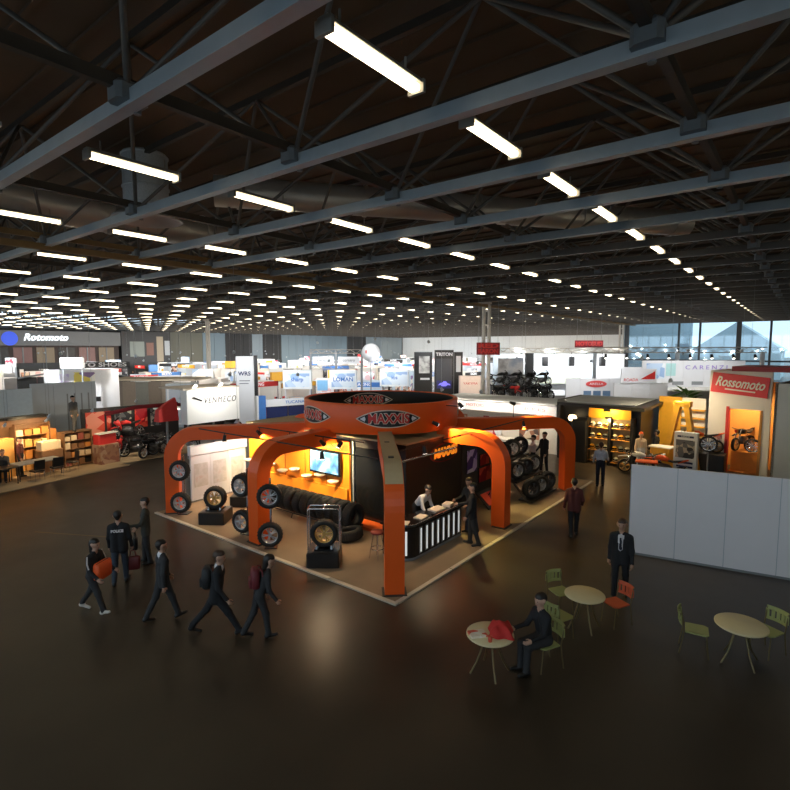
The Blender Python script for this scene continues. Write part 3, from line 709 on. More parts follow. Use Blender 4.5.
# ================================================================== people
# One continuous skin per person: round cones blended in a distance field and meshed with surface nets.
def sdf_mesh(prims, vox, blend=0.035):
    A = np.array([p[0] for p in prims]); B = np.array([p[1] for p in prims]); RA = np.array([p[2] for p in prims]); RB = np.array([p[3] for p in prims])
    mt = np.array([p[4] for p in prims])
    mr = max(RA.max(), RB.max()) + 2.5*vox
    lo = np.minimum(A, B).min(0) - mr; hi = np.maximum(A, B).max(0) + mr
    n = np.ceil((hi-lo)/vox).astype(int) + 1
    ax = [lo[i] + vox*np.arange(n[i]) for i in range(3)]
    G = np.full(n, 9.0, np.float32)
    for a, b, ra, rb in zip(A, B, RA, RB):
        # only the box near the cone
        r = max(ra, rb) + 0.12
        i0 = np.maximum(((np.minimum(a, b)-r-lo)/vox).astype(int), 0); i1 = np.minimum(((np.maximum(a, b)+r-lo)/vox).astype(int)+2, n)
        sl = tuple(slice(p, q) for p, q in zip(i0, i1))
        X, Y, Z = np.meshgrid(ax[0][sl[0]], ax[1][sl[1]], ax[2][sl[2]], indexing='ij')
        ba = b-a; L = max(float(ba @ ba), 1e-9)
        t = np.clip(((X-a[0])*ba[0] + (Y-a[1])*ba[1] + (Z-a[2])*ba[2])/L, 0, 1)
        d = np.sqrt((X-a[0]-t*ba[0])**2 + (Y-a[1]-t*ba[1])**2 + (Z-a[2]-t*ba[2])**2) - (ra + (rb-ra)*t)
        g = G[sl]; h = np.maximum(blend - np.abs(g-d), 0)/blend
        G[sl] = np.minimum(g, d) - h*h*blend*0.25
    S = G < 0
    C = [(i, j, k) for i in (0, 1) for j in (0, 1) for k in (0, 1)]
    def cor(V, c): return V[c[0]:n[0]-1+c[0], c[1]:n[1]-1+c[1], c[2]:n[2]-1+c[2]]
    cnt = sum(cor(S, c).astype(np.int8) for c in C)
    act = np.argwhere((cnt > 0) & (cnt < 8)); idx = -np.ones(n-1, int); idx[tuple(act.T)] = np.arange(len(act))
    acc = np.zeros((len(act), 3)); num = np.zeros(len(act))
    for c in C:
        for d in range(3):
            if c[d]: continue
            e = list(c); e[d] = 1
            va = G[act[:, 0]+c[0], act[:, 1]+c[1], act[:, 2]+c[2]]; vb = G[act[:, 0]+e[0], act[:, 1]+e[1], act[:, 2]+e[2]]
            m = (va < 0) != (vb < 0); t = np.where(m, va/np.where(m, va-vb, 1), 0)
            p = np.tile(np.array(c, float), (len(act), 1)); p[:, d] += t
            acc[m] += p[m]; num[m] += 1
    V = lo + vox*(act + acc/num[:, None])
    F = []
    for d in range(3):
        u, v = (d+1) % 3, (d+2) % 3
        sl0 = [slice(None)]*3; sl1 = [slice(None)]*3; sl0[d] = slice(0, -1); sl1[d] = slice(1, None)
        a, b = S[tuple(sl0)], S[tuple(sl1)]
        for flip in (False, True):
            q = np.argwhere((a & ~b) if not flip else (~a & b))
            q = q[(q[:, u] > 0) & (q[:, v] > 0) & (q[:, u] < n[u]-1) & (q[:, v] < n[v]-1)]
            du = np.zeros(3, int); du[u] = 1; dv = np.zeros(3, int); dv[v] = 1
            c0 = q-du-dv; c1 = q-dv; c2 = q; c3 = q-du
            ids = np.stack([idx[tuple(c.T)] for c in (c0, c1, c2, c3)], 1)
            F.append(ids[:, ::-1] if flip else ids)
    F = np.concatenate(F); F = F[(F >= 0).all(1)]
    cen = V[F].mean(1); best = np.full(len(F), 9.0); fm = np.zeros(len(F), int)
    for a, b, ra, rb, m in zip(A, B, RA, RB, mt):
        ba = b-a; t = np.clip((cen-a) @ ba/max(float(ba @ ba), 1e-9), 0, 1)
        d = np.linalg.norm(cen-a-t[:, None]*ba, axis=1) - (ra + (rb-ra)*t)
        k = d < best; best[k] = d[k]; fm[k] = m
    return V, F, fm

M_SKIN = mat('skin', (0.50, 0.29, 0.20), 0.5, var=0.06); M_SKIN2 = mat('tan_skin', (0.42, 0.24, 0.16), 0.5, var=0.06)
M_HAIRD = mat('dark_hair', (0.014, 0.010, 0.008), 0.5, var=0.3, scale=40); M_HAIRB = mat('brown_hair', (0.05, 0.025, 0.014), 0.5, var=0.3, scale=40)
M_EYE = mat('eye_dark', (0.02, 0.015, 0.012), 0.2); M_LIP = mat('lip', (0.36, 0.13, 0.11), 0.5)
def cloth(n, c): return mat('cloth_'+n, c, 0.85, var=0.2, scale=14)
SHOE = mat('black_shoe', (0.014, 0.013, 0.013), 0.4); SHOEW = mat('white_trainer', (0.62, 0.58, 0.52), 0.6)
def person_mesh(h=1.75, lean=0.0, legs=((8, 4), (-8, 6)), arms=((6, 8, 12), (-6, 8, 12)), head=(0, 0), sit=None, coat=False, shirt=False, long_sleeve=True, wide=1.0, vox=0.02, collar=False, spread=0.0, fingers=True):
    """local frame: faces +X, feet on z = 0. legs: (thigh forward, knee bend) right, left; arms: (forward, out, elbow)"""
    k = h/1.75; R_ = math.radians
    th, sh, to, ua, fa = 0.43, 0.42, 0.50, 0.29, 0.26
    def leg(side, a, kn):
        hip = np.array([0, side*0.092, 0.0]); a, b = R_(a), R_(a-kn)
        knee = hip + np.array([math.sin(a)*th, side*(0.01+spread*0.5), -math.cos(a)*th]); ank = knee + np.array([math.sin(b)*sh, side*(0.0+spread*0.5), -math.cos(b)*sh])
        f = max(-0.5, min(0.5, (b)*0.8)); toe = ank + np.array([0.17*math.cos(f), side*0.03, -0.055+0.17*math.sin(f)])
        heel = ank + np.array([-0.045, 0, -0.06]); return hip, knee, ank, heel, toe
    LG = [leg(-1, *legs[0]), leg(1, *legs[1])]
    low = min(min(l[3][2]-0.035, l[4][2]-0.03) for l in LG)
    P = []
    def add(a, b, ra, rb, m): P.append((np.array(a, float), np.array(b, float), ra, rb, m))
    # materials: 0 skin 1 top 2 trousers 3 shoes 4 accent (shirt) 5 tie 
    for hip, knee, ank, heel, toe in LG:
        add(hip, knee, 0.096, 0.072, 2); add(knee, ank+np.array([0, 0, 0.01]), 0.070, 0.060, 2)
        add(heel, toe, 0.042, 0.034, 3); add(ank-np.array([0, 0, 0.03]), heel, 0.045, 0.042, 3)
    ln = R_(lean); ux = np.array([math.sin(ln), 0, math.cos(ln)]); fx = np.array([math.cos(ln), 0, -math.sin(ln)]); sy = np.array([0, 1, 0])
    pel = np.array([0, 0, 0.03])
    for s in (-1, 1):
        add(pel+sy*s*0.075, pel+ux*0.10+sy*s*0.07, 0.098, 0.095, 2)
        add(pel+ux*0.16+sy*s*0.07*wide, pel+ux*0.38+sy*s*0.085*wide, 0.104, 0.108, 1)
        add(pel+ux*0.38+sy*s*0.085*wide, pel+ux*0.44+sy*s*0.11*wide, 0.108, 0.080, 1); add(pel+ux*0.515+sy*s*0.035, pel+ux*0.455+sy*s*0.15*wide, 0.052, 0.062, 1)
        if coat: add(pel-ux*0.12+sy*s*0.085, pel+ux*0.2+sy*s*0.075, 0.112, 0.108, 1)
    neck = pel+ux*0.52; shd = pel+ux*0.475
    hl = R_(lean*0.5+head[0]); hx = np.array([math.sin(hl), 0, math.cos(hl)])
    add(neck+ux*0.015, neck+hx*0.09, 0.056, 0.052, 0)
    yaw = R_(head[1]); hf = np.array([math.cos(hl)*math.cos(yaw), math.sin(yaw), -math.sin(hl)*math.cos(yaw)]); hs_ = np.cross(hx, hf)
    hc = neck + hx*0.185
    add(hc+hx*0.035-hf*0.015, hc+hx*0.03+hf*0.015, 0.093, 0.090, 0); add(hc-hx*0.03+hf*0.02, hc-hx*0.075+hf*0.045, 0.075, 0.045, 0)
    add(hc-hx*0.005+hf*0.095, hc-hx*0.03+hf*0.105, 0.012, 0.018, 0)
    for s in (-1, 1): add(hc+hs_*s*0.092-hx*0.015, hc+hs_*s*0.098+hx*0.02-hf*0.01, 0.017, 0.02, 0)
    if collar: add(neck-ux*0.02+fx*0.02, neck-ux*0.0-fx*0.02, 0.072, 0.07, 4)
    if shirt:
        add(pel+ux*0.20+fx*0.088, pel+ux*0.45+fx*0.085, 0.035, 0.052, 4); add(pel+ux*0.20+fx*0.118, pel+ux*0.44+fx*0.118, 0.020, 0.022, 5)
    hands = []
    for s, (fw_, out_, el) in zip((-1, 1), arms):
        sp = shd - ux*0.035 + sy*s*0.178*wide
        a, o_ = R_(fw_), R_(out_); d1 = math.sin(a)*fx - math.cos(a)*ux; d1 = d1*math.cos(o_) + sy*s*math.sin(o_)
        elb = sp + d1*ua; b = R_(fw_+el); d2 = math.sin(b)*fx - math.cos(b)*ux; d2 = d2*math.cos(o_*0.3) + sy*s*math.sin(o_*0.3); d2 /= np.linalg.norm(d2)
        wr = elb + d2*fa
        add(sp, elb, 0.062, 0.048, 1)
        if long_sleeve: add(elb, wr, 0.048, 0.038, 1)
        else: add(elb, wr, 0.040, 0.030, 0)
        add(wr+d2*0.01, wr+d2*0.085, 0.030, 0.036, 0); hands.append((wr+d2*0.085, d2, s))
    V, F, fm = sdf_mesh(P, vox)
    mb = MB(); mb.v = [tuple(v) for v in V]; mb.f = [tuple(f) for f in F.tolist()]; mb.m = fm.tolist(); mb.sm = [True]*len(F)
    if fingers:
        for c, d2, s in hands:
            side = np.cross(d2, sy); side /= np.linalg.norm(side)   # across the palm (front to back)
            inn = -sy*s
            for i, (q, L) in enumerate(((0.030, 0.066), (0.011, 0.076), (-0.009, 0.070), (-0.028, 0.054))):
                b0 = c + side*q; b1 = b0 + d2*L*0.55 + inn*0.012; b2 = b1 + d2*L*0.40 + inn*0.032
                mb.tube([b0, b1, b2], [0.0105, 0.010, 0.008], 6, 0)
            t0 = c - d2*0.05 + side*0.03; t1 = t0 + side*0.032 + d2*0.03 + inn*0.01; t2 = t1 + d2*0.035 + inn*0.014
            mb.tube([t0, t1, t2], [0.014, 0.012, 0.009], 6, 0)
    for s in (-1, 1): mb.ball(tuple(hc+hf*0.088+hs_*s*0.035+hx*0.012), 0.013, 8, 6)
    mb.tube([tuple(hc+hf*0.098+hs_*q-hx*(0.065)) for q in (-0.026, 0, 0.026)], 0.008, 6, 7)
    hp = []
    hp.append((hc+hx*0.058-hf*0.03, hc+hx*0.062+hf*0.012, 0.096, 0.088, 0)); hp.append((hc-hf*0.05+hx*0.02, hc-hf*0.045-hx*0.045, 0.075, 0.05, 0))
    z0 = -low*1.0
    return mb, hp, z0, k, dict(hands=hands, neck=neck, pel=pel, ux=ux, fx=fx, hc=hc, hx=hx, hf=hf)
def person(label, loc, heading, top, trousers, shoes=SHOE, hair=M_HAIRD, skin=M_SKIN, accent=None, tie=None, group=None, long_hair=False, seat=None, **kw):
    mb, hp, z0, k, info = person_mesh(**kw)
    if seat is not None: z0 = seat/k - 0.03 + 0.11
    mb.v = [((x)*k, y*k, (z+z0)*k) for x, y, z in mb.v]
    o = mb.build('person', [skin, top, trousers, shoes, accent or top, tie or top, M_EYE, M_LIP], None, loc, heading)
    tag(o, label, 'person', group)
    if long_hair: hp.append((info['hc']-info['hf']*0.06, info['hc']-info['hf']*0.075-info['hx']*0.17, 0.08, 0.055, 0))
    V, F, fm = sdf_mesh(hp, 0.02); h = MB(); h.v = [(x*k, y*k, (z+z0)*k) for x, y, z in V.tolist()]; h.f = [tuple(f) for f in F.tolist()]; h.m = [0]*len(F); h.sm = [True]*len(F)
    h.build('hair', hair, o)
    def W(p):
        p = Vector(p); p = Vector((p.x*k, p.y*k, (p.z+z0)*k)); c, s = math.cos(heading), math.sin(heading)
        return Vector((loc[0] + c*p.x - s*p.y, loc[1] + s*p.x + c*p.y, loc[2] + p.z))
    info['W'] = W; info['obj'] = o
    return info

def bag(name, label, hand, size, rz, m, handle=True, cat='bag'):
    """soft bag hanging from a hand point"""
    w, d, h = size; drop = 0.16 if handle else 0.0
    t = thing(name, label, cat, (hand.x, hand.y, hand.z-drop-h), rz)
    prof = []
    mb = MB(); loops = []
    for z, kx, ky in ((0, 0.80, 0.7), (0.06*h, 0.96, 0.95), (0.5*h, 1.0, 1.0), (0.85*h, 0.98, 0.95), (h, 0.92, 0.70)):
        lp = []
        for i in range(16):
            a = 2*PI*i/16; c, s = math.cos(a), math.sin(a); lp.append((w/2*kx*abs(c)**0.5*(1 if c >= 0 else -1), d/2*ky*abs(s)**0.5*(1 if s >= 0 else -1), z))
        loops.append(lp)
    mb.sweep(None, loops, 0, True); mb.build('bag_body', m, t)
    if handle:
        for s in (-1, 1): MB().tube([(-w*0.22, s*d*0.15, h*0.96), (-w*0.12, s*0.012, h+drop*0.9), (w*0.12, s*0.012, h+drop*0.9), (w*0.22, s*d*0.15, h*0.96)], 0.011, 6).build('handle', m, t)
    MB().tube([(-w*0.4, 0, h*1.0), (w*0.4, 0, h*1.0)], 0.008, 6).build('zip', M_BLACK, t); return t
def backpack(label, info, m, size=(0.20, 0.34, 0.44), strap=True):
    W = info['W']; c = info['pel'] + info['ux']*0.30 - info['fx']*0.20; o = info['obj']
    p = W(c); t = thing('backpack', label, 'backpack', p, o.rotation_euler.z); 
    mb = MB(); loops = []
    for z, kk in ((-0.5, 0.75), (-0.42, 0.97), (0.0, 1.0), (0.35, 0.92), (0.47, 0.7), (0.5, 0.45)):
        lp = []
        for i in range(16):
            a = 2*PI*i/16; cc, s = math.cos(a), math.sin(a); lp.append((size[0]/2*kk*abs(cc)**0.6*(1 if cc >= 0 else -1), size[1]/2*kk*abs(s)**0.6*(1 if s >= 0 else -1), z*size[2]))
        loops.append(lp)
    mb.sweep(None, loops, 0, True); mb.build('pack_body', m, t)
    MB().bev((-size[0]*0.5, 0, -0.08), (0.07, size[1]*0.7, 0.18), 0.02).build('front_pocket', m, t)
    for s in (-1, 1): MB().tube([(0.07, s*0.11, -0.16), (0.14, s*0.13, -0.02), (0.12, s*0.12, 0.17), (0.06, s*0.08, 0.2)], 0.016, 6).build('strap', m, t)
    return t
AZ = lambda d: math.radians(d)      # heading, degrees from +X towards +Y
BLK = cloth('black', (0.011, 0.011, 0.013)); CHAR = cloth('charcoal', (0.028, 0.027, 0.028)); NVY = cloth('navy', (0.013, 0.016, 0.030)); DENIM = cloth('denim', (0.035, 0.045, 0.065))
MAROON = cloth('maroon', (0.10, 0.022, 0.018)); WSH = cloth('white_shirt', (0.66, 0.64, 0.66)); LBLUE = cloth('pale_blue', (0.48, 0.52, 0.62)); OLIVE = cloth('olive_grey', (0.050, 0.050, 0.042)); PINK = cloth('pale_pink', (0.66, 0.52, 0.52))
GREYC = cloth('grey', (0.09, 0.09, 0.09))
# --- on the dark aisle
p1 = person('woman in black jacket with white sleeve stripes and white trainers carrying orange bag', (4.63, 12.03, 0), AZ(-60), BLK, CHAR, SHOEW, h=1.64, legs=((24, 6), (-20, 16)), arms=((18, 14, 42), (22, 14, 45)), accent=WSH, long_hair=True, lean=8)
W = p1['W']
for s, nm in ((-1, 0), (1, 1)):
    st_ = MB().tube([W(p1['pel']+p1['ux']*0.47+np.array([0.0, s*0.24, 0.03])), W(p1['pel']+p1['ux']*0.34+np.array([0.05, s*0.29, 0.0])), W(p1['pel']+p1['ux']*0.22+np.array([0.11, s*0.30, 0.0]))], 0.014, 6)
    o = st_.build('sleeve_stripe', WSH, None); o.parent = p1['obj']; o.matrix_parent_inverse = Matrix.LocRotScale((4.63, 12.03, 0), Matrix.Rotation(AZ(-60), 3, 'Z'), None).inverted()
hp_ = W(p1['hands'][1][0])
bag('shoulder_bag', 'bright orange square bag held by the woman in trainers', W(p1['pel']+np.array([0.24, 0.02, 0.30])), (0.46, 0.20, 0.36), AZ(-60)+PI/2, mat('orange_nylon', (0.85, 0.11, 0.02), 0.5), False)
p2 = person('man in black jacket with white lettering on its back walking away', (5.65, 13.05, 0), AZ(52), BLK, DENIM, h=1.76, legs=((10, 6), (-6, 10)), arms=((4, 10, 18), (8, 10, 14)), wide=1.08, coat=True)
lt = lettering('POLICE', 0.085, WSH, None, (0, 0, 0), '-X', bold=0.004); lt.parent = p2['obj']; lt.location = (-0.128, 0, 1.36)
bag('carry_bag', 'dark red carrier bag in the hand of the man with lettered jacket', p2['W'](p2['hands'][0][0]) + Vector((0, 0, -0.06)), (0.34, 0.14, 0.34), AZ(52)+PI/2, mat('dark_red_plastic', (0.13, 0.018, 0.018), 0.4))
p3 = person('man in olive grey jacket pausing by the outer orange leg', (6.65, 13.74, 0), AZ(150), OLIVE, CHAR, h=1.74, legs=((6, 4), (-4, 4)), arms=((12, 12, 30), (20, 14, 70)), coat=True)
bag('carry_bag', 'black shopping bag beside the man in olive grey jacket', p3['W'](p3['hands'][0][0]) + Vector((0, 0, -0.06)), (0.30, 0.14, 0.32), AZ(150)+PI/2, mat('black_plastic', (0.015, 0.014, 0.014), 0.4))
p4 = person('man in dark grey coat with pale collar striding past', (5.40, 10.50, 0), AZ(-12), CHAR, CHAR, h=1.72, legs=((20, 4), (-18, 10)), arms=((-10, 8, 10), (12, 8, 18)), coat=True, accent=WSH, collar=True, wide=1.06)
p5 = person('man in black suit with white collar and black backpack in long stride', (5.78, 9.12, 0), AZ(-44), BLK, BLK, h=1.78, legs=((34, 6), (-30, 12)), arms=((14, 10, 30), (-12, 8, 16)), coat=True, accent=WSH, collar=True, lean=8, hair=M_HAIRB)
backpack('black backpack on the striding man with white collar', p5, mat('black_nylon', (0.013, 0.013, 0.014), 0.6))
p6 = person('person with black hair in dark jacket leaning forward under red backpack', (6.25, 8.35, 0), AZ(-30), CHAR, CHAR, h=1.66, legs=((16, 10), (-14, 14)), arms=((24, 10, 30), (10, 10, 30)), lean=22, long_hair=True)
backpack('dark red backpack on the person leaning forward', p6, mat('dark_red_nylon', (0.14, 0.015, 0.02), 0.6), (0.18, 0.34, 0.40))
p7 = person('man in black suit with white shirt and dark tie near the white partition', (12.44, 3.11, 0), AZ(188), BLK, BLK, h=1.82, legs=((10, 4), (-12, 8)), arms=((-6, 8, 8), (8, 9, 14)), coat=True, shirt=True, accent=WSH, tie=NVY, skin=M_SKIN2, hair=M_HAIRB, wide=1.06)
p8 = person('person in maroon jacket and black trousers walking along the stand edge', (15.80, 5.36, 0), AZ(28), MAROON, BLK, h=1.74, legs=((12, 4), (-12, 8)), arms=((4, 12, 50), (-4, 12, 30)), coat=True, wide=1.12, lean=6)
p9 = person('man in pale blue shirt standing before the lit wheel cabinets', (22.37, 6.53, 0), AZ(15), LBLUE, NVY, h=1.80, legs=((4, 2), (-4, 4)), arms=((10, 14, 60), (6, 14, 40)), hair=M_HAIRB, wide=1.08)
# --- on the orange stand
p10 = person('man in white shirt bending over the black counter', (12.75, 9.12, ZB), AZ(-95), WSH, BLK, h=1.76, legs=((4, 2), (-4, 6)), arms=((64, 8, 20), (58, 8, 26)), lean=44, hair=M_HAIRD)
p11 = person('man in black coat with white badge standing at the counter front', (13.15, 7.42, ZB), AZ(120), BLK, CHAR, h=1.78, legs=((6, 4), (-8, 8)), arms=((30, 8, 50), (8, 8, 20)), coat=True)
p12 = person('person in charcoal jacket leaning on the far counter end', (14.02, 7.95, ZB), AZ(165), CHAR, DENIM, h=1.72, legs=((8, 4), (-6, 8)), arms=((40, 8, 50), (30, 8, 50)), lean=12, hair=M_HAIRB)
# --- behind the orange stand
p13 = person('man in pale pink shirt and black trousers with arm stretched out', (22.3, 9.5, 0), AZ(120), PINK, BLK, h=1.80, legs=((4, 2), (-4, 4)), arms=((10, 10, 20), (80, 14, 6)), wide=1.08)
p14 = person('tall man in black jacket beside the man in pink shirt', (23.1, 9.3, 0), AZ(160), BLK, BLK, h=1.86, legs=((6, 4), (-4, 4)), arms=((10, 10, 40), (8, 8, 20)), coat=True)
# ================================================================== motorcycles
def motorcycle_parts(t, paint, m2=None, dirt=False):
    """nose towards +X, wheels on z = 0"""
    m2 = m2 or M_BLACK; Rw = 0.31; xf, xr = 0.70, -0.70
    for x, nm in ((xf, 'front_wheel'), (xr, 'rear_wheel')):
        wt = 0.07 if x > 0 else 0.10
        w = MB().lathe([(Rw*0.76, -wt*0.8), (Rw*0.9, -wt), (Rw, -wt*0.3), (Rw, wt*0.3), (Rw*0.9, wt), (Rw*0.76, wt*0.8)], Matrix.Translation((x, 0, Rw)) @ Matrix.Rotation(PI/2, 4, 'X'), 24)
        wo = w.build(nm, M_RUBBER, t)
        r = MB().lathe([(Rw*0.76, -0.05), (Rw*0.70, -0.03), (Rw*0.70, 0.03), (Rw*0.76, 0.05)], Matrix.Translation((x, 0, Rw)) @ Matrix.Rotation(PI/2, 4, 'X'), 24)
        for i in range(6): a = 2*PI*i/6; r.cyl((x, 0, Rw), (x+math.cos(a)*Rw*0.72, 0, Rw+math.sin(a)*Rw*0.72), 0.018, n=5)
        r.cyl((x, -0.06, Rw), (x, 0.06, Rw), 0.05, n=10); r.build('rim', M_ALLOY if not dirt else M_GOLDRIM, wo)
    f = MB()
    for s in (-1, 1): f.cyl((xf, s*0.09, Rw), (0.42, s*0.09, 0.92), 0.028, 0.03, n=8)
    f.build('fork', M_CHROME, t)
    def blob(sec, nm, m):
        loops = []
        for x, z, hw, hh in sec:
            loops.append([(x, hw*math.copysign(abs(math.cos(a))**0.7, math.cos(a)), z+hh*math.copysign(abs(math.sin(a))**0.7, math.sin(a))) for a in [2*PI*i/12 for i in range(12)]])
        MB().sweep(None, loops, 0, True).build(nm, m, t)
    blob([(0.40, 0.86, 0.06, 0.05), (0.30, 0.88, 0.15, 0.11), (0.05, 0.88, 0.17, 0.12), (-0.18, 0.82, 0.11, 0.07)], 'tank', paint)
    blob([(-0.12, 0.81, 0.10, 0.03), (-0.35, 0.79, 0.15, 0.045), (-0.62, 0.84, 0.12, 0.045), (-0.80, 0.90, 0.08, 0.03)], 'seat', M_BLACK)
    blob([(-0.60, 0.80, 0.09, 0.05), (-0.85, 0.90, 0.09, 0.05), (-1.0, 0.96, 0.05, 0.03)], 'tail_fairing', paint)
    blob([(0.28, 0.46, 0.10, 0.12), (0.15, 0.46, 0.17, 0.20), (-0.15, 0.44, 0.17, 0.19), (-0.28, 0.44, 0.10, 0.12)], 'engine', mat('engine_metal', (0.12, 0.12, 0.125), 0.4, 0.7))
    if dirt: blob([(xf-0.25, 0.78, 0.06, 0.02), (xf, 0.80, 0.07, 0.02), (xf+0.30, 0.74, 0.04, 0.015)], 'mudguard', paint)
    else:
        blob([(xf-0.22, 0.60, 0.07, 0.03), (xf, 0.67, 0.08, 0.03), (xf+0.20, 0.60, 0.05, 0.02)], 'mudguard', paint)
        blob([(0.42, 0.62, 0.19, 0.20), (0.50, 0.86, 0.17, 0.18), (0.66, 0.92, 0.10, 0.10), (0.74, 0.92, 0.04, 0.04)], 'front_fairing', paint)
        blob([(0.40, 0.48, 0.20, 0.16), (0.10, 0.40, 0.21, 0.18), (-0.15, 0.34, 0.14, 0.08)], 'side_fairing', m2)
        MB().add([(0.68, -0.08, 1.0), (0.68, 0.08, 1.0), (0.45, 0.11, 1.18), (0.45, -0.11, 1.18)], [(0, 1, 2, 3)]).build('windscreen', M_BLACKG, t)
    MB().tube([(0.30, -0.36, 1.02), (0.38, -0.22, 1.0), (0.42, 0, 0.98), (0.38, 0.22, 1.0), (0.30, 0.36, 1.02)], 0.018, 8).build('handlebar', M_BLACK, t)
    MB().cyl((xf-0.12, 0, 0.93), (xf-0.04, 0, 0.92), 0.07, 0.09, n=12).build('headlight', M_CHROME, t)
    MB().tube([(0.20, -0.14, 0.30), (-0.1, -0.2, 0.22), (-0.45, -0.2, 0.36), (-0.85, -0.2, 0.62)], [0.03, 0.035, 0.05, 0.055], 8).build('exhaust', M_CHROME, t)
    for s in (-1, 1): MB().cyl((-0.12, s*0.08, 0.42), (xr, s*0.08, Rw), 0.028, n=6).build('swingarm', M_CHROME, t)
    MB().tube([(-0.05, 0.12, 0.25), (-0.12, 0.22, 0.02)], 0.012, 6).build('side_stand', M_BLACK, t)
PROTO = {}
def motorcycle(kind, label, loc, rz, group=None):
    cols = {'red': M_RED, 'black': M_BLACKG, 'white': M_WHITE, 'orange': M_ORANGE, 'blue': M_BLUE}
    if kind not in PROTO:
        t = thing('motorcycle', label, 'motorcycle', loc, rz, group); motorcycle_parts(t, cols[kind.split('_')[0]], None, 'dirt' in kind); PROTO[kind] = t; return t
    t = copy_tree(PROTO[kind], loc, rz, label)
    if group: t['group'] = group
    elif 'group' in t: del t['group']
    return t
def helmet(label, loc, rz, m, group=None):
    t = thing('helmet', label, 'helmet', loc, rz, group)
    MB().ball((0, 0, 0.13), 0.135, 14, 0, (1.05, 0.92, 1)).build('shell', m, t)
    MB().lathe([(0.110, 0.0), (0.122, 0.02), (0.128, 0.05)], None, 14).build('neck_roll', M_BLACK, t)
    v = MB(); 
    pts = [(0.143*math.cos(a), 0.128*math.sin(a)) for a in [math.radians(-65+13*i) for i in range(11)]]
    v.add([(x, y, z) for z in (0.10, 0.175) for x, y in pts], [(i, i+1, 12+i, 11+i) for i in range(10)], 0, True); v.build('visor', M_BLACKG, t); return t

# ================================================================== the white partition beside the aisle
PA = Vector((15.43, 3.66)); PD = (Vector((16.08, 0.0))-PA).normalized(); pang = math.atan2(PD.y, PD.x)
part = struct(link('wall_partition', None, None, (PA.x, PA.y, 0), pang), 'plain white modular partition along the aisle')
M_PART = mat('white_partition_board', (0.88, 0.85, 0.87), 0.6, var=0.04, scale=1.2)
for i in range(7):
    MB().bbox(i*1.14+0.008, i*1.14+1.132, -0.03, 0.03, 0.06, 2.56).build('partition_panel', M_PART, part)
MB().bbox(0, 7*1.14, -0.04, 0.04, 0.0, 0.06).build('base_rail', M_GREY, part)
for i in range(8): MB().bbox(i*1.14-0.012, i*1.14+0.012, -0.027, 0.027, 0.06, 2.56).build('post', M_GREYP, part)
for k in range(3): MB().box((0.03+k*2.4, 0.4, 0.5), (0.04, 0.9, 0.04), 0, 0, 0, math.radians(-40)).build('brace_foot', M_GREY, part)

# ================================================================== café tables and chairs in front
M_CREAMT = mat('cream_table_top', (0.72, 0.62, 0.36), 0.45, var=0.05); M_CHG = mat('pale_green_plastic', (0.34, 0.36, 0.13), 0.5, var=0.08); M_TLEG = mat('bronze_tube', (0.20, 0.16, 0.08), 0.4, 0.6)
def cafe_table(label, loc, r):
    t = thing('round_table', label, 'table', loc)
    MB().lathe([(0.001, 0.70), (r-0.02, 0.70), (r, 0.715), (r, 0.735), (r-0.015, 0.745), (0.001, 0.745)], n=40).build('table_top', M_CREAMT, t)
    MB().cyl((0, 0, 0.62), (0, 0, 0.70), 0.12, 0.14, n=16).build('hub', M_TLEG, t)
    for k in range(4):
        a = PI/4 + PI/2*k; c, s = math.cos(a), math.sin(a)
        MB().tube([(c*0.10, s*0.10, 0.66), (c*0.16, s*0.16, 0.45), (c*0.24, s*0.24, 0.22), (c*r*0.85, s*r*0.85, 0.02)], 0.017, 8).build('leg', M_TLEG, t)
def cafe_chair(label, loc, rz, m=None, group=None):
    """back towards -X, opens to +X"""
    m = m or M_CHG
    t = thing('cafe_chair', label, 'chair', loc, rz, group)
    sx = 0.21
    MB().prism([(-0.18, -0.19), (0.14, -0.21), (0.21, -0.16), (0.21, 0.16), (0.14, 0.21), (-0.18, 0.19)], 0.025, Matrix.Translation((0, 0, 0.44))).build('seat', m, t)
    n = 10    # curved back: two bent bands joined by slats
    def P(u, z): return (-0.20-0.05*(1-u*u)-(z-0.44)*0.16, u*0.20, z)
    for z0, z1, nm in ((0.56, 0.615, 'lower_back_band'), (0.745, 0.82, 'backrest')):
        b = MB()
        for i in range(n):
            u0, u1 = -1+2*i/n, -1+2*(i+1)/n
            b.add([P(u0, z0), P(u1, z0), P(u1, z1), P(u0, z1)] + [tuple(np.array(P(u, z))+(-0.018, 0, 0)) for u, z in ((u0, z0), (u1, z0), (u1, z1), (u0, z1))], [(3, 2, 1, 0), (4, 5, 6, 7), (0, 1, 5, 4), (2, 3, 7, 6)])
        b.build(nm, m, t)
    for u in (-0.9, -0.45, 0, 0.45, 0.9):
        p, q = Vector(P(u, 0.60)), Vector(P(u, 0.76)); MB().box(tuple((p+q)/2+Vector((-0.009, 0, 0))), (0.018, 0.06, 0.16)).build('back_slat', m, t)
    for s in (-1, 1):
        MB().tube([(-0.27, s*0.19, 0.0), (-0.20, s*0.19, 0.44), tuple(Vector(P(s*0.95, 0.80))+Vector((-0.008, 0, 0)))], 0.013, 6).build('leg', M_TLEG, t)
        MB().tube([(0.22, s*0.18, 0.0), (0.17, s*0.17, 0.44)], 0.013, 6).build('leg', M_TLEG, t)
    return t
cafe_table('round cream café table with curved metal legs beside the man in black suit', (10.60, 3.32, 0), 0.40)
cafe_table('round cream café table standing before the white partition', (11.18, 0.66, 0), 0.43)
cafe_table('round cream café table with red jacket and leaflets on it', (8.05, 4.15, 0), 0.42)
cafe_chair('pale green slatted chair tucked behind the table beside the suited man', (11.02, 3.98, 0), AZ(-122))
